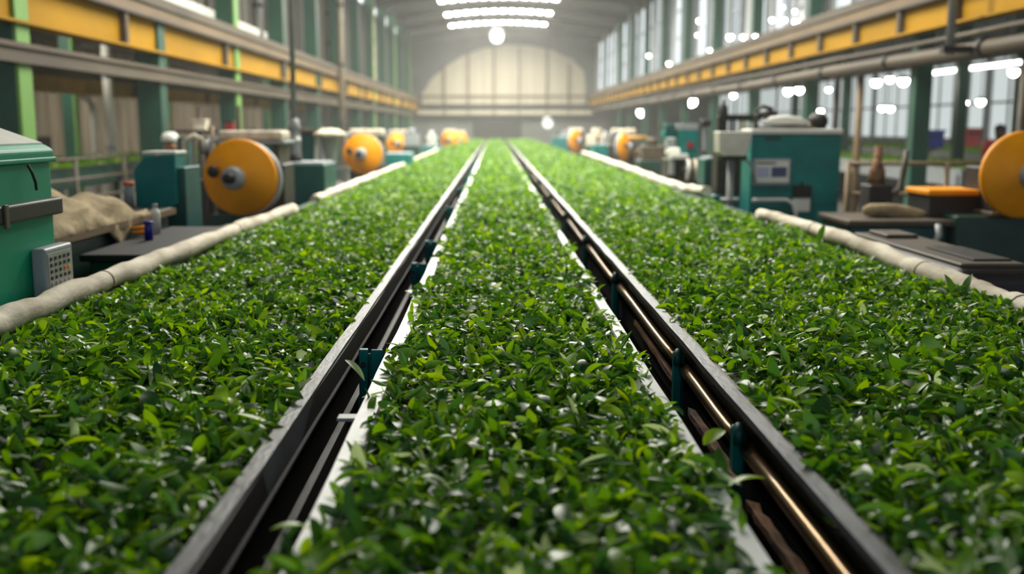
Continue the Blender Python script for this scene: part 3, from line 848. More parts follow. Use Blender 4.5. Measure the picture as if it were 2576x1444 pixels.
side_belt('tea conveyor in the bright aisle, the one closer to the big yellow wheel', 'green tea leaves on the bright aisle\'s closer belt', 7.0, 8.6, 15.5, 30, .98)
side_belt('tea conveyor in the bright aisle, the one by the outer windows', 'green tea leaves on the belt by the outer windows', 9.2, 11.6, 18, 34, 1.12)
side_belt('tea conveyor in the dim aisle behind the burlap-covered table', 'green tea leaves on the dim aisle\'s belt', -6.9, -5.35, 9, 26, 1.1)

# ------------------------------------------------------------------ machines along the cabinet side
def wheel(t, c, R, rz, hub=True, knob=True, ring=True, mats=(YELLOW,)):
    """dished yellow wheel on an axle; faces local -Y before turning by rz"""
    M = Matrix.Translation(c) @ Matrix.Rotation(rz, 4, 'Z') @ Matrix.Rotation(PI / 2, 4, 'X')
    w = MB().lathe([(0, R * .36), (R * .26, R * .33), (R * .62, R * .16), (R * .95, .0), (R, -.012), (R, -.05), (R * .95, -.06), (R * .3, -.05), (0, -.05)], 56, M).build('wheel', mats[0], t)
    MB().lathe([(0, R * .56), (R * .2, R * .56), (R * .29, R * .5), (R * .31, R * .3), (R * .31, R * .22), (0, R * .22)], 28, M).build('hub', GREYPIPE, w)
    MB().lathe([(0, R * .78), (R * .13, R * .78), (R * .15, R * .5), (0, R * .5)], 18, M).build('axle_end', BLACK, w)
    if knob:
        K = M @ Matrix.Translation((-R * .56, R * .16, R * .1))
        MB().lathe([(0, R * .34), (R * .13, R * .33), (R * .16, R * .26), (R * .13, R * .18), (R * .07, R * .14), (R * .07, R * .05)], 18, K).build('knob', BLACKBR, w)
    if ring:
        M2 = M @ Matrix.Translation((R * .05, -.02, -.12))
        MB().lathe([(R * .99, .04), (R * 1.0, .02), (R * 1.0, -.02), (R * .9, -.03), (R * .9, .03), (R * .99, .04)], 48, M2).build('rear_ring', GREYP, w)
    MB().lathe([(R * .12, -.04), (R * .12, -.45), (0, -.45)], 16, M).build('axle', DKSTEEL, w)
    return w

# green cabinet
t = thing('storage_cabinet', 'sea-green metal cabinet with sloping pale lid, grey strap and keypad', 'cabinet', (-2.28, 3.63, 0))
hx, hy = .42, .73
box(-hx, hx, -hy, hy, .04, 1.515).build('body', GREEN_CAB, t, bevel=.015)
MB().prism([(-hx - .01, 1.515), (hx + .012, 1.515), (hx + .012, 1.555), (hx - .02, 1.575), (-hx - .01, 1.86)], 'y', -hy - .01, hy + .012).build('lid', GREEN_CAB, t, bevel=.012)
MB().add([(hx - .03, -hy, 1.583), (hx - .03, hy, 1.583), (-hx, hy, 1.868), (-hx, -hy, 1.868), (hx - .03, -hy, 1.575), (hx - .03, hy, 1.575), (-hx, hy, 1.84), (-hx, -hy, 1.84)],
         [(0, 1, 2, 3), (7, 6, 5, 4), (0, 4, 5, 1), (1, 5, 6, 2), (2, 6, 7, 3), (3, 7, 4, 0)]).build('lid_top', WHITE, t, label='pale sloping lid top')
box(hx, hx + .018, -hy - .02, hy + .02, 1.505, 1.525).build('lid_lip', GREEN_CAB, t, bevel=.006)
s = box(-hx - .03, hx + .03, -hy - .03, hy + .03, 1.285, 1.355).build('strap', DKSTEEL, t, bevel=.01, label='dark grey strap')
box(hx + .025, hx + .038, hy - .51, hy - .48, 1.27, 1.36).build('strap_buckle', GREYBR, s, bevel=.004)
MB().tube([(hx + .02, hy - .26, 1.5), (hx + .03, hy - .25, 1.47), (hx + .035, hy - .235, 1.43), (hx + .03, hy - .22, 1.40)], .006, 8).build('latch_cord', BLACK, t)
for (x, y) in ((-1, -1), (1, -1), (-1, 1), (1, 1)): box(x * (hx - .06) - .03, x * (hx - .06) + .03, y * (hy - .06) - .03, y * (hy - .06) + .03, 0, .04).build('foot', BLACK, t)
kp = box(hx, hx + .06, hy - .25, hy + .02, .92, 1.165).build('control_panel', GREYP, t, bevel=.012, label='grey keypad panel')
box(hx + .06, hx + .063, hy - .23, hy, .995, 1.14).build('key_plate', mat('key_plate_grey', (166, 168, 160), .5), kp)
for r in range(5):
    for c in range(5):
        if (r, c) in ((2, 3),): m = ORANGE
        elif (r, c) in ((2, 4),): m = YELLOW
        elif r < 4: m = BLACK
        else: m = GREYPIPE
        y0 = hy - .215 + c * .043; z0 = 1.118 - r * .026
        box(hx + .063, hx + .067, y0, y0 + .016, z0 - .006, z0 + .007).build('button', m, kp)
box(hx + .06, hx + .064, hy - .23, hy, .975, .98).build('groove', BLACK, kp)

# burlap-covered table
t = thing('work_table', 'dark steel work table under a burlap cloth behind the green cabinet', 'table', (-2.78, 6.05, 0))
box(-.52, .52, -1.2, 1.2, 1.03, 1.09).build('table_top', BLACKBR, t, bevel=.01)
box(.52, .545, -1.2, 1.2, 1.045, 1.085).build('edge_trim', TAN, t)
vp = MB().box(-.45, .5, -1.1, 1.15, .25, 1.03).build('body', DKGREEN, t, bevel=.01)
for r in range(3):
    for c in range(2):
        box(.5, .508, -.95 + c * .16, -.86 + c * .16, .55 + r * .13, .64 + r * .13).build('vent', BLACK, vp)
for (x, y) in ((-1, -1), (1, -1), (-1, 1), (1, 1)): box(x * .4 - .04, x * .4 + .04, y * 1.0 - .04, y * 1.0 + .04, 0, .25).build('leg', DKGREEN, t)
# the cloth
gx, gy = 44, 60
mb = MB(); vs, fs = [], []
rc = random.Random(5)
for j in range(gy + 1):
    for i in range(gx + 1):
        u, v = i / gx, j / gy
        x = -3.25 + u * 1.09; y = 4.95 + v * 1.75
        z = 1.115 + .14 * math.exp(-((u - .55) ** 2 / .10 + (v - .62) ** 2 / .2)) * (1 if u < .92 else max(0, (1 - u) / .08)) + .022 * math.sin(u * 14 + 3 * math.sin(v * 6)) + .018 * math.sin(v * 19 + u * 6) + .012 * math.sin(u * 31 + v * 23)
        z = max(z, 1.096)
        ov = x - (-2.255)
        if ov > 0:
            hang = .25 if .60 < v < .82 else .6
            lim = (.16 * max(0, 1 - abs(v - .70) / .13) + .02)
            x = -2.245 + .006 * math.sin(v * 50); z = 1.1 - ov / .095 * lim
        vs.append((x, y, z))
for j in range(gy):
    for i in range(gx):
        a = j * (gx + 1) + i; fs.append((a, a + 1, a + gx + 2, a + gx + 1))
mb.add(vs, fs, True)
o = mb.build('burlap_cloth', BURLAP, None)
so = o.modifiers.new('thick', 'SOLIDIFY'); so.thickness = .006; so.offset = 1
tag(o, 'crumpled beige burlap cloth thrown over the dark table, one corner hanging', 'cloth')

# low platform with bottles
p = at(470, 640, Z=.98)
t = thing('work_bench', 'low dark bench carrying bottles beside the belt, before the first yellow wheel', 'bench', (-2.03, 6.25, 0))
box(-.2, .22, -.75, .85, .93, .97).build('bench_top', BLACK, t, bevel=.01)
box(.19, .225, -.76, .86, .955, .985).build('edge_trim', GREYBR, t)
box(-.16, .16, -.7, .8, .04, .93).build('body', DKGREEN, t)
for (x, y) in ((-.13, -.65), (.13, -.65), (-.13, .75), (.13, .75)): box(x - .03, x + .03, y - .03, y + .03, 0, .04).build('foot', BLACK, t)
def bottle(label, px, py, Z, r, h, m, capm, neck=.4):
    p = at(px, py, Z=Z)
    t = thing('bottle', label, 'bottle', p)
    MB().lathe([(0, 0), (r, 0), (r, h * .68), (r * .85, h * .78), (r * neck, h * .86), (r * neck, h * .92), (0, h * .92)], 20).build('body', m, t)
    MB().lathe([(0, h * .9), (r * neck * 1.25, h * .9), (r * neck * 1.25, h), (0, h)], 16).build('cap', capm, t)
    return t
bottle('dark blue plastic jar standing on the low dark bench', 375, 604, .97, .026, .115, BLUE, BLUE, .95)
bottle('white plastic bottle standing just behind the blue jar', 393, 588, .97, .03, .19, WHITE, GREYP)
bottle('small orange-capped jar by the burlap cloth\'s far corner', 326, 523, 1.09, .035, .18, GREYP, ORANGE, .9)
p = at(352, 598, Z=.97)
t = thing('cable_coil', 'small coil of yellow cable lying beside the blue jar', 'cable', p)
MB().tube([(.045 * math.cos(a * .5), .045 * math.sin(a * .5), .012 + .0025 * a) for a in range(26)], .008, 8).build('coil', YELLOW, t)

# teal chamfered hood machine
t = thing('hood_machine', 'teal machine hood with cut-off corners on a narrow neck, before the first yellow wheel', 'machine', (-2.42, 7.55, 0))
MB().prism([(-.15, .94), (-.15, 1.345), (-.07, 1.44), (.145, 1.455), (.145, 1.10), (.03, 1.0)], 'y', -.15, .15).build('hood', TEAL, t, bevel=.01)
box(-.09, .15, -.14, .14, 1.452, 1.475).build('top_plate', WHITE, t, bevel=.006, label='white top plate')
box(.06, .2, -.1, .3, .04, 1.36).build('neck', TEAL_D, t, bevel=.01)
box(-.2, .24, -.2, .34, 0, .5).build('base', DKGREEN, t, bevel=.01)
MB().cyl((.147, .0, 1.3), (.18, 0, 1.3), .05, 16).build('dial', DKSTEEL, t)

# yellow wheel machines
def wheel_machine(label, x, y, z, R, rz, body_w, cover=True, group='machines with yellow wheels', rot=None, ring=True, knob=True):
    t = thing('rolling_machine', label, 'machine', (x, y + .35, 0), 0, group)
    wheel(t, (0, -.35, z), R, rz, ring=ring, knob=knob)
    box(-body_w / 2, body_w / 2, .05, .55, .06, z + .1).build('body', BLACKBR, t, bevel=.02)
    box(-body_w / 2 - .05, body_w / 2 + .05, 0, .6, 0, z - R - .02).build('base', DKGREEN, t, bevel=.015)
    box(-body_w / 2 + .03, -body_w / 2 + .08, .0, .5, z + .1, z + .28).build('post', GREYBR, t)
    box(body_w / 2 - .08, body_w / 2 - .03, .0, .5, z + .1, z + .28).build('post', GREYBR, t)
    if cover:
        box(-body_w / 2 - .02, body_w / 2 + .02, -.02, .5, z + .28, z + .31).build('shelf', GREYP, t, bevel=.006)
        cb = box(-body_w / 2 + .04, body_w / 2, .0, .42, z + .31, z + .40).build('top_cover', CREAM, t, bevel=.03, label='cream top cover')
    MB().tube([(-body_w * .35, .05, z), (-body_w * .5, -.05, z + .1), (-body_w * .5, -.05, z + .3), (-body_w * .3, .1, z + .38)], .025, 10).build('hose', GREYPIPE, t)
    MB().cyl((body_w * .2, .02, z + .12), (body_w * .2, .02, z + .27), .05, 14).build('motor', GREYP, t)
    return t
c = at(601, 446, Y=9.0)
wheel_machine('machine with the largest-looking yellow wheel on the cabinet side, dark knob on its face', c.x, 9.0, c.z, .33, -.25 + .1, .62)
c = at(911, 387, Y=17.0)
wheel_machine('machine with the second yellow wheel on the cabinet side, behind the white funnel', c.x, 17.0, c.z, .325, -.1, .6)
c = at(998, 362, Y=30)
wheel_machine('machine with a brownish half-hidden orange wheel, third down the cabinet side', c.x, 30, c.z, .31, .5, .6)
c = at(1130, 352, Y=40)
wheel_machine('machine with a small far orange wheel, fourth down the cabinet side', c.x, 40, c.z, .34, -.1, .5)
c = at(1156, 352, Y=47)
wheel_machine('machine with the farthest tiny orange wheel of the cabinet side', c.x, 47, c.z, .36, -.1, .5)

def teal_box(label, x0, x1, y0, y1, z1, m=TEAL_D, top=True, extras=0):
    t = thing('machine_cabinet', label, 'machine', ((x0 + x1) / 2, (y0 + y1) / 2, 0))
    w, d = (x1 - x0) / 2, (y1 - y0) / 2
    b = box(-w, w, -d, d, .05, z1).build('body', m, t, bevel=.012)
    box(-w * .7, w * .7, -d - .006, -d, .4, z1 - .12).build('door_panel', m, b, bevel=.003)
    box(-w + .02, w - .02, -d + .02, d - .02, 0, .05).build('plinth', BLACK, t)
    if top: box(-w * .8, w * .9, -d * .9, d * .9, z1, z1 + .02).build('top_plate', GREYP, t, bevel=.005)
    for q in range(extras):
        MB().cyl((-w * .5 + q * w * .6, 0, z1 + .02), (-w * .5 + q * w * .6, 0, z1 + .22 + .1 * (q % 2)), .035, 12).build('post', (BLACKBR, GREYPIPE, TEAL_D)[q % 3], t)
    return t
a, b = at(706, 414, Y=10.9), at(816, 414, Y=10.9)
teal_box('dark teal machine box right after the first yellow wheel, a grey pipe standing on it', a.x, b.x, 10.9, 11.7, a.z)
# grey pipe standing on it up to the roof
p = at(741, 418, Y=11.2)
t = thing('vertical_pipe', 'slim grey pipe with a thick ribbed coupling rising from the dark teal box', 'pipe', (p.x, 11.25, a.z + .02))
zz = a.z + .02
MB().cyl((0, 0, 0), (0, 0, .06), .07, 16).build('foot', BLACK, t)
MB().lathe([(0, .06), (.058, .06), (.058, .2), (.066, .2), (.066, .24), (.058, .24), (.058, .34), (.066, .34), (.066, .37), (.05, .44), (.03, .46)], 20).build('coupling', GREYPIPE, t)
MB().cyl((0, 0, .44), (0, 0, roof_z(p.x) - zz - .03), .028, 12).build('pipe', GREYPIPE, t)
# teal upright machine behind
a, b = at(668, 335, Y=13.5), at(812, 335, Y=13.5)
t = thing('press_machine', 'dark teal upright machine behind the grey pipe with twin columns and cream head', 'machine', ((a.x + b.x) / 2, 13.8, 0))
w = (b.x - a.x) / 2
box(-w, w, -.25, .25, 0, .95).build('base', DKGREEN, t, bevel=.015)
box(-w, -w * .55, -.2, .2, .95, a.z).build('column', TEAL_D, t, bevel=.01)
box(w * .2, w * .65, -.2, .2, .95, a.z).build('column', TEAL_D, t, bevel=.01)
box(-w * .1, w * .05, -.24, -.18, .95, a.z + .02).build('guide_bar', TAN, t)
box(w * .8, w * .95, -.22, -.15, 1.1, a.z + .1).build('guide_bar', GREYP, t)
box(-w * 1.05, w * 1.05, -.23, .23, a.z, a.z + .05).build('head', GREYBR, t, bevel=.01)
# white funnel tank with hose
p0, p1 = at(832, 420, Y=13.0), at(832, 345, Y=13.0)
t = thing('funnel_tank', 'pale metal funnel tank with cream lid and hanging hose before the second yellow wheel', 'tank', (p0.x, 13.0, 0))
MB().lathe([(0, 1.12), (.05, 1.12), (.075, 1.2), (.085, 1.3), (.12, 1.5), (.125, 1.52), (0, 1.52)], 24).build('funnel', GREYPIPE, t)
MB().lathe([(0, 1.52), (.2, 1.52), (.21, 1.56), (.17, 1.58), (.1, 1.62), (0, 1.63)], 24).build('lid', CREAM, t)
MB().tube([(-.16, -.05, 1.5), (-.17, -.08, 1.2), (-.15, -.1, 1.05), (-.08, -.1, .98), (0, -.1, 1.0), (.02, -.1, 1.08)], .022, 10).build('hose', WHITE, t)
box(-.02, .25, -.12, -.06, 1.1, 1.15).build('arm', GREYP, t)
box(.18, .24, -.12, -.06, 0, 1.1).build('leg', GREYP, t); box(-.14, -.08, .0, .06, 0, 1.15).build('leg', DKSTEEL, t)
MB().cyl((0, -.1, 1.0), (0, -.1, 1.09), .035, 12).build('valve', YELLOW, t)
a, b = at(958, 388, Y=20), at(1032, 388, Y=20)
teal_box('teal machine box right after the second yellow wheel', a.x, b.x, 20, 21, a.z, TEAL)
# fixtures between first wheel and columns: shelf rack with small things
zsh = at(480, 326, Y=15.5).z
xa, xb = at(388, 326, Y=15.5).x, at(590, 326, Y=15.5).x
t = thing('storage_rack', 'dark open rack behind the first yellow wheel with small boxes on top', 'rack', ((xa + xb) / 2, 15.6, 0))
w = (xb - xa) / 2
for z in (zsh - .03, 1.0, .4): box(-w, w, -.2, .2, z - .02, z + .02).build('shelf', DKSTEEL, t)
for x in (-w, 0, w):
    for y in (-.18, .18): box(x - .025, x + .025, y - .025, y + .025, 0, zsh + (.35 if y > 0 else -.03)).build('upright', GREYBR, t)
def small_box(name, label, cat, px, py, Y, w, h, m, lidm):
    p = at(px, py, Y=Y)
    t = thing(name, label, cat, (p.x, p.y, zsh - .01))
    box(-w / 2, w / 2, -w / 2, w / 2, 0, h * .8).build('body', m, t, bevel=.012)
    box(-w / 2 - .008, w / 2 + .008, -w / 2 - .008, w / 2 + .008, h * .8, h).build('lid', lidm, t, bevel=.008)
small_box('tin_box', 'dark red tin on the open rack beside the green column', 'tin', 408, 310, 15.55, .17, .12, RED, RED)
small_box('carton', 'cream carton on top of the open rack', 'carton', 505, 300, 15.55, .2, .16, CREAM, CREAM)
small_box('tin_box', 'small brown-red tin at the far corner of the open rack', 'tin', 578, 300, 15.55, .12, .14, RED, BLACKBR)
p = at(513, 366, Y=9.6)
t = thing('jug', 'round white plastic jug beside the first yellow wheel\'s upper edge', 'jug', (p.x - .02, 9.8, 0))
MB().ball((0, 0, p.z), .062, (1, 1, .95)).build('body', WHITE, t)
MB().cyl((0, 0, p.z + .05), (0, 0, p.z + .085), .022, 12).build('cap', GREYP, t)
box(-.05, .05, -.05, .05, p.z - .085, p.z - .055).build('tray', GREYBR, t); MB().cyl((0, 0, 0), (0, 0, p.z - .06), .03, 12).build('stand', BLACKBR, t)
a = at(480, 335, Y=10.8)
t = thing('pump_unit', 'cluttered pump unit with cream pipes standing behind the hood machine', 'machine', (at(495, 400, Y=10.8).x, 10.9, 0))
box(-.2, .2, -.2, .2, 0, 1.1).build('body', BLACKBR, t, bevel=.015)
MB().tube([(-.1, -.15, 1.1), (-.1, -.15, 1.5), (0, -.15, 1.55), (.1, -.15, 1.5), (.1, -.15, 1.1)], .035, 12).build('pipe_loop', CREAM, t)
box(-.2, -.1, -.1, .1, 1.1, 1.54).build('gear_box', TEAL_D, t, bevel=.01)
MB().cyl((.16, -.1, 1.1), (.16, -.1, 1.66), .03, 12).build('riser', TAN, t)

# machines of the dim aisle
for i, (x, y, w, h, m, lab) in enumerate(((-7.6, 13.5, .7, 1.5, GREYBR, 'grey-brown machine in the dim aisle behind the green cabinet\'s corner'),
                                          (-7.9, 17.5, .9, 1.75, GREYP, 'pale grey machine in the dim aisle under the white duct'),
                                          (-8.4, 16.0, .6, 1.62, WHITE, 'small white machine in the dim aisle before the light green column'),
                                          (-6.6, 28, .8, 1.6, GREYBR, 'brown machine in the dim aisle behind the storage rack'),
                                          (-10.5, 22, 1.6, 1.7, GREYBR, 'wide brown machine against the dim outer wall'))):
    t = thing('factory_machine', lab, 'machine', (x, y, 0))
    box(-w / 2, w / 2, -w / 2, w / 2, .05, h * .6).build('body', m, t, bevel=.02)
    box(-w * .3, w * .4, -w * .3, w * .3, h * .6, h * .85).build('gear_box', DKSTEEL, t, bevel=.02)
    MB().cyl((w * .1, 0, h * .85), (w * .1, 0, h), w * .15, 16).build('hopper', m, t)
    box(-w / 2 - .05, w / 2 + .05, -w / 2 - .05, w / 2 + .05, 0, .05).build('base', BLACK, t)
    MB().tube([(-w * .5, -w * .5, .3), (-w * .6, -w * .55, h * .6), (-w * .2, -w * .4, h * .8)], .03, 10).build('pipe', TAN, t)
t = thing('guard_rail', 'pale tubular guard rail in the dim aisle behind the burlap-covered table', 'railing', (-5.2, 9.5, 0))
for z in (.75, 1.0, 1.25): MB().cyl((0, 0, z), (0, 8.5, z), .02, 10).build('rail', GREYBR, t)
for q in range(6): MB().cyl((0, q * 1.7, 0), (0, q * 1.7, 1.27), .025, 10).build('post', GREYBR, t)

# ------------------------------------------------------------------ machines along the bright side
# big teal machine
Y0 = 10.0
a, b = at(1892, 338, Y=Y0), at(2117, 338, Y=Y0)
XA, XB, ZT = a.x, b.x, a.z
t = thing('control_cabinet', 'big teal machine cabinet with white roll on top and a two-screen control panel', 'machine', ((XA + XB) / 2, Y0 + .3, 0))
w = (XB - XA) / 2
body = box(-w, w, -.3, .1, .05, ZT).build('body', TEAL, t, bevel=.01)
zs = at(2000, 515, Y=Y0).z
box(-w + .3, w - .005, -.304, -.3, zs - .003, zs + .003).build('seam', TEAL_D, body)
q0, q1 = at(1923, 352, Y=Y0), at(1966, 344, Y=Y0); cx = (XA + XB) / 2
box(q0.x - cx, q1.x - cx, -.305, -.3, q0.z, q1.z).build('slot', DKGREEN, body, label='dark slot')
box(-w - .012, w + .012, -.312, .112, ZT, ZT + .05).build('top_plate', WHITE, t, bevel=.012, label='white top plate')
box(-w + .02, w - .02, -.28, .08, 0, .05).build('plinth', BLACK, t)
def loc(px, py, Y=Y0): p = at(px, py, Y=Y); return p.x - cx, p.z
(x0, z1), (x1, z0) = loc(1895, 399), loc(1986, 466)
pn = box(x0, x1, -.33, -.3, z0, z1).build('control_panel', GREYP, t, bevel=.01, label='grey control panel')
box(x0 + .02, x1 - .02, -.334, -.33, z0 + .03, z1 - .02).build('panel_face', WHITE, pn)
(x0, z1), (x1, z0) = loc(1902, 420), loc(1932, 444); box(x0, x1, -.338, -.334, z0, z1).build('screen', SCRL, pn, label='pale lilac screen')
(x0, z1), (x1, z0) = loc(1939, 420), loc(1976, 444); box(x0, x1, -.338, -.334, z0, z1).build('screen', SCRB, pn, label='dark blue screen')
(x0, z1), (x1, z0) = loc(1902, 408), loc(1950, 412); box(x0, x1, -.336, -.334, z0, z1).build('caption_bar', BLACKBR, pn)
(x0, z1), (x1, z0) = loc(1993, 465), loc(2034, 560)
g = box(x0, x1, -.36, -.3, z1 - .12, z1).build('gauge_box', BLACK, t, bevel=.012, label='black gauge box')
MB().cyl(((x0 + x1) / 2, -.33, z1), ((x0 + x1) / 2, -.33, z1 + .03), .012, 8).build('knob', DKSTEEL, g)
box(x0 + .005, x1 - .005, -.35, -.3, z1 - .26, z1 - .12).build('sight_glass', WHITE, t, bevel=.01)
box(x0 + .01, x1 - .01, -.34, -.3, z1 - .45, z1 - .26).build('lower_tank', TEAL, t, bevel=.01)
pts = [loc(*p) for p in ((1890, 503), (1940, 502), (1975, 502), (1990, 512), (1998, 535), (2000, 570))]
MB().tube([(p[0], -.35, p[1]) for p in pts], .02, 12).build('bent_pipe', WHITE, t, label='white bent pipe')
# roll on top
(x0, z0), (x1, z1) = loc(1925, 322), loc(2052, 292)
r = .055
MB().tube([(x0 + .02, -.12, ZT + .105), (x0 + .1, -.12, ZT + .125), (x0 + .24, -.12, ZT + .13), (x1 - .1, -.12, ZT + .122), (x1, -.12, ZT + .1)], [.02, .045, .055, .042, .018], 20).build('cloth_roll', WHITE, t, label='white cloth roll')
box(x0 - .01, x1 + .01, -.2, -.04, ZT + .05, ZT + .075).build('roll_cradle', GREYBR, t, bevel=.006)
(x0, z0), (x1, z1) = loc(1918, 300), loc(1965, 270)
MB().tube([(x0, -.05, ZT + .05), (x0, -.05, ZT + .22), (x0 + .06, -.05, ZT + .27), (x0 + .16, -.05, ZT + .24)], .02, 10).build('lever_arm', BLACKBR, t)
MB().ball((x0 + .02, -.06, ZT + .17), .045, n=12, m=8).build('joint', BLACKBR, t)
MB().ball((x0 + .14, .0, ZT + .2), .06, (1.6, 1, .6), n=14, m=8).build('motor', BLACKBR, t)

# cup-shaped white tank on a post with pole
p = at(1843, 360, Y=9.85); cx2 = p.x
t = thing('cup_tank', 'off-white cup-shaped tank on a grey post beside the big teal machine', 'tank', (cx2, 9.85, 0))
zt, zb = at(1842, 331, Y=9.85).z, at(1842, 392, Y=9.85).z
MB().prism([(-.15, zb + .03), (-.12, zb), (.09, zb), (.115, zb + .03), (.16, zt - .01), (.16, zt), (-.155, zt), (-.155, zt - .02)], 'y', -.13, .13).build('vessel', mat('off_white_enamel', (222, 216, 204), .5), t, bevel=.03)
box(-.12, .12, -.1, .1, zb - .03, zb).build('collar', BLACK, t, bevel=.01)
MB().cyl((-.01, 0, .02), (-.01, 0, zb - .03), .032, 14).build('post', GREYPIPE, t)
zf = at(1842, 502, Y=9.85).z
MB().cyl((-.01, 0, zf - .012), (-.01, 0, zf + .012), .085, 20).build('flange', GREYPIPE, t)
MB().tube([(.05, -.02, zb - .02), (.15, -.02, zb - .05), (.2, -.02, zb - .14), (.22, -.02, zb - .25)], .014, 10).build('hose', GREYPIPE, t)
box(-.12, .12, -.12, .12, 0, .02).build('base_plate', DKSTEEL, t)
# black press head behind/above it
p = at(1818, 330, Y=11.6)
t = thing('stamping_press', 'black camera-like press head with tall post rising behind the cup-shaped tank', 'machine', (p.x, 11.6, 0))
za = at(1818, 262, Y=11.6).z; zc_ = at(1818, 290, Y=11.6).z; zd = at(1818, 330, Y=11.6).z
box(-.06, .04, -.05, .05, 0, zc_).build('post', BLACKBR, t, bevel=.01)
MB().lathe([(.055, zc_), (.05, za - .03), (.02, za), (.02, za + .05), (.0, za + .05)], 12).build('spindle', BLACKBR, t)
box(.04, .33, -.06, .06, zc_ - .06, zc_ + .01).build('arm', BLACKBR, t, bevel=.015)
box(.07, .14, -.05, .05, zd, zc_ - .06).build('cylinder', GREYPIPE, t, bevel=.01)
box(.18, .25, -.05, .05, zd, zc_ - .06).build('cylinder', CREAM, t, bevel=.01)
box(.28, .4, -.05, .05, zd - .02, zc_ - .08).build('hopper', WHITE, t, bevel=.02)
box(-.08, .42, -.15, .15, .9, zd).build('body', BLACKBR, t, bevel=.02)
box(-.12, .45, -.2, .2, 0, .9).build('base', TEAL_D, t, bevel=.02)
MB().ball((.47, -.02, zc_ + .0), .05, n=12, m=8).build('valve', BLACKBR, t)
# teal column cabinet under the tank
a, b = at(1822, 405, Y=11.2), at(1890, 405, Y=11.2)
teal_box('narrow dark teal cabinet behind the grey post of the cup-shaped tank', a.x - .06, b.x, 11.95, 12.4, 1.28)

# round motor machine with white flange
Yq = 14.0
def q(px, py): return at(px, py, Y=Yq)
ox = q(1735, 400).x
t = thing('motor_machine', 'teal machine with round ribbed motor and white flange, before the big teal one', 'machine', (ox, Yq + .2, 0))
def qb(x0, y0, x1, y1, d0, d1):
    a, b = q(x0, y1), q(x1, y0); return box(a.x - ox, b.x - ox, d0, d1, a.z, b.z)
qb(1712, 328, 1766, 398, .0, .5).build('gear_cabinet', TEAL, t, bevel=.01)
qb(1710, 312, 1765, 327, .0, .5).build('cabinet_top', GREYP, t, bevel=.006)
qb(1682, 312, 1706, 330, .0, .3).build('control_box', TEAL_D, t, bevel=.008)
qb(1678, 330, 1712, 346, .05, .3).build('bracket_plate', TEAL, t, bevel=.006)
qb(1682, 346, 1706, 372, -.05, .2).build('valve_block', GREYP, t, bevel=.02)
qb(1684, 372, 1716, 392, -.1, .2).build('pump', WHITE, t, bevel=.03)
qb(1688, 388, 1732, 400, -.2, .1).build('tray', WHITE, t, bevel=.006)
qb(1734, 358, 1752, 374, -.01, .0).build('warning_plate', RED, t, label='dark red plate')
a = q(1740, 428); R_ = .155
for k_, (dx, rr, m_) in enumerate(((-.02, .155, WHITE), (.035, .15, GREYBR), (.075, .15, CREAM), (.115, .145, GREYBR), (.155, .14, BLACKBR), (.19, .16, GREYPIPE))):
    MB().cyl((dx - .018, -.15, a.z), (dx + .018, -.15, a.z), rr, 32).build('motor_ring', m_, t, bevel=.006)
MB().cyl((-.1, -.15, a.z), (.22, -.15, a.z), .05, 16).build('shaft', DKSTEEL, t)
qb(1682, 400, 1775, 475, -.05, .45).build('body', BLACKBR, t, bevel=.02)
box(-.3, .3, -.1, .5, 0, .95).build('base', DKGREEN, t, bevel=.02)
qb(1686, 402, 1698, 440, -.18, -.06).build('leg_bracket', GREYP, t)
qb(1774, 320, 1786, 380, -.05, .02).build('riser_pipe', GREYP, t, bevel=.01)
qb(1770, 300, 1794, 318, -.08, .06).build('valve_head', BLACKBR, t, bevel=.02)
# further machines
a, b = at(1482, 365, Y=24), at(1540, 365, Y=24)
teal_box('teal machine box between the two yellow wheels of the bright side', a.x + .12, b.x + .12, 24, 25, a.z, TEAL, extras=2)
c = at(1573, 370, Y=23)
t = wheel_machine('machine with an edge-on yellow wheel and tan rods on the bright side', c.x + .0, 23, c.z, .31, 1.05, .55)
MB().cyl((.05, -.3, c.z + .2), (.5, -.2, c.z + .2), .05, 14).build('tan_rod', OLDYEL, t); MB().cyl((.1, -.3, c.z - .12), (.55, -.2, c.z - .12), .09, 14).build('tan_rod', TAN, t)
c = at(1450, 355, Y=33)
wheel_machine('machine with a narrow far yellow wheel at the bright side, next to the belt\'s end', c.x, 33, c.z, .36, .95, .5)
a, b = at(1385, 352, Y=40), at(1440, 352, Y=40)
teal_box('small teal machine box at the far end of the bright side', a.x + .1, b.x + .1, 40, 41, a.z + .1, TEAL, extras=1)
a, b = at(1060, 368, Y=33), at(1105, 368, Y=33)
teal_box('teal machine box with pale posts before the far orange wheels', a.x, b.x, 33, 34, a.z, TEAL, extras=3)
for (px, py, Y, w, h, m, lab) in ((1085, 345, 36, .4, 1.5, WHITE, 'white machine standing before the far orange wheels'), (1035, 338, 27, .45, 1.6, GREYP, 'pale grey machine past the brownish wheel'),
                                  (1500, 340, 27, .6, 1.6, CREAM, 'cream topped machine behind the teal box on the bright side'), (1640, 350, 19, .5, 1.45, GREYBR, 'brown machine beside the edge-on yellow wheel'),
                                  (1420, 345, 46, .6, 1.45, GREYP, 'far grey machine at the end of the bright side')):
    p = at(px, py, Y=Y)
    t = thing('factory_machine', lab, 'machine', (p.x, Y, 0))
    box(-w / 2, w / 2, -w / 2, w / 2, .05, h * .72).build('body', DKGREEN if m is not WHITE else WHITE, t, bevel=.02)
    box(-w * .4, w * .45, -w * .4, w * .4, h * .72, h * .9).build('gear_box', m, t, bevel=.02)
    MB().cyl((0, 0, h * .9), (0, 0, h), w * .2, 16).build('hopper', m, t)
    box(-w / 2 - .04, w / 2 + .04, -w / 2 - .04, w / 2 + .04, 0, .05).build('base', BLACK, t)

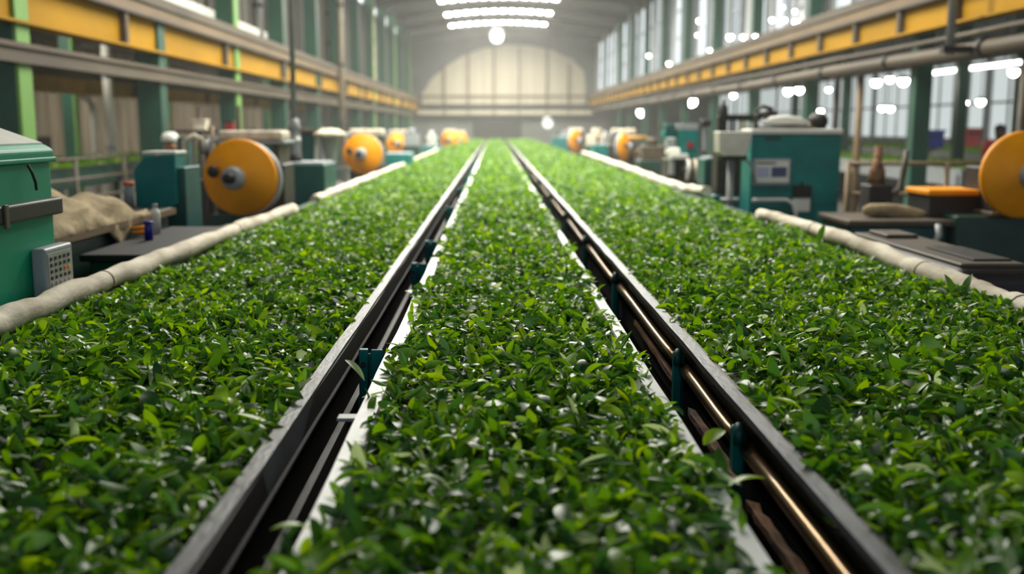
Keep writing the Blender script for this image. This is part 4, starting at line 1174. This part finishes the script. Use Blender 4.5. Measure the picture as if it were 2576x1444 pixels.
# near right: rounded dark bin, frame, big yellow wheel
t = thing('storage_bin', 'long dark rounded bin lying beside the canvas roll, near the big yellow wheel', 'bin', (2.56, 6.05, 0))
b = box(-.23, .23, -.87, .87, .05, .935).build('body', BLACKBR, t); bv = b.modifiers.new('r', 'BEVEL'); bv.width = .08; bv.segments = 6
lid = box(-.17, .17, -.8, .8, .93, .955).build('lid', GREYBR, t, bevel=.012)
box(-.06, .14, -.7, -.1, .955, .966).build('recess_plate', BLACKBR, lid, bevel=.003); box(-.1, .1, .4, .72, .955, .98).build('lid_pad', GREYBR, lid, bevel=.01)
for (x, y) in ((-.15, -.75), (.15, -.75), (-.15, .75), (.15, .75)): box(x - .05, x + .05, y - .05, y + .05, 0, .06).build('foot', BLACK, t)

t = thing('rolling_machine', 'dark green machine with the big yellow wheel cut by the picture edge, bright side', 'machine', (3.6, 8.4, 0), 0, 'machines with yellow wheels')
c = at(2578, 440, Y=8.0)
wheel(t, (c.x - 3.6, -.4, c.z), .335, .05, knob=False, ring=False)
box(.05, 1.6, -.25, .7, .05, .95).build('body', DKGREEN, t, bevel=.02)
box(-.75, .05, -.1, .6, .05, .86).build('side_body', TEAL_D, t, bevel=.02)
box(-.78, .4, -.2, .62, .86, .91).build('table_top', GREYBR, t, bevel=.015)
box(.3, 1.6, -.3, .72, .95, .985).build('bed_plate', GREYBR, t, bevel=.01)
a, b = at(2312, 480, Y=8.6), at(2452, 480, Y=8.6)
box(a.x - 3.6, b.x - 3.6, .0, .5, a.z - .03, a.z + .02).build('guide_plate', YELLOW, t, bevel=.015, label='yellow guide plate')
box(a.x - 3.58, b.x - 3.62, .02, .48, .91, a.z - .03).build('guide_box', BLACK, t, bevel=.01)
box(b.x - 3.6, b.x - 3.55, -.05, .05, .91, 1.35).build('post', DKSTEEL, t)
a = at(2368, 560, Y=8.1)
MB().tube([(a.x - 3.6, -.24, .88), (a.x - 3.6, -.28, .8), (a.x - 3.63, -.28, .75), (a.x - 3.61, -.27, .62), (a.x - 3.61, -.22, .5)], .025, 10).build('drain_pipe', GREYPIPE, t)
MB().ball((1.0, -.3, .8), .02, n=10, m=6).build('bolt', GREYP, t)
box(c.x - 3.75, c.x - 3.4, -.25, .3, .98, c.z + .05).build('bearing_block', BLACKBR, t, bevel=.02)
p = at(2250, 520, Y=8.5)
o = MB().tube([(-.26, 0, .06), (-.2, -.01, .065), (-.05, 0, .06), (.1, .01, .05), (.22, 0, .03), (.3, 0, .02)], [.03, .055, .06, .052, .035, .015], 16).build('rolled_sack', BURLAP, None, loc=(p.x, 8.5, .905))
tag(o, 'rolled grey-beige sack lying on the dark machine table before the yellow plate', 'sack')
a = at(2215, 440, Y=10.8)
t = thing('pump_unit', 'dark brown pump block with orange-topped bottle shape behind the beige pole', 'machine', (a.x, 10.9, 0))
box(-.12, .12, -.15, .15, 0, 1.05).build('body', BLACKBR, t, bevel=.02)
MB().lathe([(0, 1.05), (.09, 1.05), (.08, 1.2), (.045, 1.27), (.04, 1.45), (0, 1.45)], 18).build('vessel', RUST, t)
MB().tube([(.12, 0, .9), (.25, 0, 1.0), (.28, 0, 1.2), (.3, 0, 1.4)], .03, 10).build('pipe', GREYBR, t)
t = thing('guard_rail', 'pale horizontal guard rail between the pole and the yellow wheel, bright side', 'railing', (4.55, 11.6, 0))
for z in (.9, 1.24): MB().cyl((-.6, 0, z), (1.6, 0, z), .025, 10).build('rail', TAN, t)
for x in (-.6, .5, 1.6): MB().cyl((x, 0, 0), (x, 0, 1.26), .03, 10).build('post', TAN, t)

# crates in the bright aisle
def crate(label, px, py, Y, w, h, m, zb):
    p = at(px, py, Y=Y)
    t = thing('plastic_crate', label, 'crate', (p.x, Y, zb), .2)
    box(-w / 2, w / 2, -w / 3, w / 3, 0, h).build('body', m, t, bevel=.02)
    box(-w / 2 - .02, w / 2 + .02, -w / 3 - .02, w / 3 + .02, h - .05, h).build('rim', m, t, bevel=.008)
    for s in (-1, 1): box(s * w * .18 - .06, s * w * .18 + .06, -w / 3 - .024, -w / 3 - .018, h - .14, h - .09).build('handle_slot', BLACK, t)
crate('blue plastic crate on the outer tea belt beside the green column', 2345, 325, 22, .42, .38, BLUE, 1.2)
crate('orange-red plastic crate on the outer tea belt, under the lamp pair', 2440, 318, 23, .42, .42, PINK, 1.2)

# ------------------------------------------------------------------ workers
def skin_mesh(name, pts, edges, m, parent, sub=2, root=0):
    me = bpy.data.meshes.new(name); me.from_pydata([p[0] for p in pts], edges, [])
    o = bpy.data.objects.new(name, me); COL.objects.link(o)
    if parent: o.parent = parent
    me.materials.append(m)
    o.modifiers.new('skin', 'SKIN'); s = o.modifiers.new('sub', 'SUBSURF'); s.levels = s.render_levels = sub
    for i, p in enumerate(pts):
        r = p[1]; me.skin_vertices[0].data[i].radius = (r, r) if not isinstance(r, tuple) else r
    me.skin_vertices[0].data[root].use_root = True
    return o
def worker(label, loc, rz, H, shirt, hat=None, hair=HAIR):
    t = thing('person', label, 'person', loc, rz)
    k = H / 1.72
    P = []; E = []
    def v(x, y, z, r): P.append(((x * k, y * k, z * k), r * k)); return len(P) - 1
    pel = v(0, 0, .92, .14); wa = v(0, 0, 1.06, .125); ch = v(0, 0, 1.28, .15); nk = v(0, .0, 1.44, .06); hd = v(0, -.015, 1.55, .082); tp = v(0, -.01, 1.645, .075)
    E += [(pel, wa), (wa, ch), (ch, nk), (nk, hd), (hd, tp)]
    no = v(0, -.115, 1.55, .014); E.append((hd, no))
    for s in (-1, 1):
        ea = v(s * .09, 0, 1.56, .018); E.append((hd, ea))
        sh = v(s * .19, 0, 1.38, .065); el = v(s * .25, -.03, 1.1, .045); wr = v(s * .23, -.22, .99, .032); pa = v(s * .22, -.29, .98, .034)
        E += [(ch, sh), (sh, el), (el, wr), (wr, pa)]
        for f, (dx, dy, dz) in enumerate(((-.03, -.07, -.01), (-.012, -.085, -.012), (.008, -.085, -.014), (.026, -.07, -.014))):
            a = v(s * .22 + dx, -.29 + dy * .6, .98 + dz * .5, .010); b = v(s * .22 + dx, -.29 + dy, .98 + dz - .015, .008); E += [(pa, a), (a, b)]
        th = v(s * .22 - s * .045, -.27, .975, .011); E.append((wr, th))
        hi = v(s * .095, 0, .86, .095); kn = v(s * .105, -.01, .48, .062); an = v(s * .11, .02, .09, .042); to = v(s * .12, -.13, .035, .036)
        E += [(pel, hi), (hi, kn), (kn, an), (an, to)]
    skin_mesh('body', P, E, SKIN, t)
    Q = [((0, 0, .90 * k), .158 * k), ((0, 0, 1.06 * k), .145 * k), ((0, 0, 1.28 * k), .17 * k), ((0, 0, 1.42 * k), .085 * k)]
    EQ = [(0, 1), (1, 2), (2, 3)]
    for s in (-1, 1):
        n = len(Q); Q += [((s * .19 * k, 0, 1.38 * k), .082 * k), ((s * .25 * k, -.03 * k, 1.12 * k), .062 * k)]; EQ += [(2, n), (n, n + 1)]
    skin_mesh('shirt', Q, EQ, shirt, t)
    Q = [((0, 0, .93 * k), .155 * k)]; EQ = []
    for s in (-1, 1):
        n = len(Q); Q += [((s * .095 * k, 0, .84 * k), .112 * k), ((s * .105 * k, -.01 * k, .48 * k), .082 * k), ((s * .11 * k, .01 * k, .1 * k), .068 * k)]; EQ += [(0, n), (n, n + 1), (n + 1, n + 2)]
    skin_mesh('trousers', Q, EQ, TROUS, t)
    MB().ball((0, .012 * k, 1.625 * k), .1 * k, (.98, 1.08, .9), 16, 10).build('hair', hair, t)
    for s in (-1, 1): MB().ball((s * .034 * k, -.088 * k, 1.575 * k), .011 * k, n=8, m=6).build('eye', BLACK, t)
    MB().ball((0, -.088 * k, 1.505 * k), .022 * k, (1, .4, .3), 10, 6).build('mouth', RED, t)
    if hat:
        MB().lathe([(.112 * k, 0), (.118 * k, .02 * k), (.112 * k, .07 * k), (.08 * k, .115 * k), (0, .13 * k)], 20, Matrix.Translation((0, .005 * k, 1.625 * k))).build('cap', hat, t)
    return t
p = at(428, 350, Y=13.2)
worker('person in a white cap and orange-brown shirt behind the teal hood machine', (p.x, 13.2, 0), .7, p.z + .06, SHIRT_O, WHITE)
p = at(2056, 303, Y=11.0)
worker('dark-haired person standing behind the big teal machine, head above its top', (p.x, 11.0, 0), PI + .3, p.z + .09, mat('dark_brown_shirt', (70, 52, 46), .8))
p = at(2490, 318, Y=19)
worker('person in a red shirt standing between the tea belts of the bright aisle', (8.9, 18.4, 0), -.3, 1.7, SHIRT_R)

# ------------------------------------------------------------------ haze towards the far end
if HAZE:
    m = bpy.data.materials.new('dusty_air'); m.use_nodes = True
    nt = m.node_tree; nt.nodes.remove(nt.nodes['Principled BSDF'])
    vsn = nt.nodes.new('ShaderNodeVolumeScatter'); vsn.inputs['Color'].default_value = (.95, .95, .93, 1); vsn.inputs['Density'].default_value = HAZE; vsn.inputs['Anisotropy'].default_value = .2
    nt.links.new(vsn.outputs[0], nt.nodes['Material Output'].inputs['Volume'])
    o = box(XLO + .2, XRO - .25, 6.0, HALL1 - .5, .01, 8.2).build('haze', m)
    tag(o, 'thin dusty haze filling the hall towards its far end', 'haze', None, 'stuff')
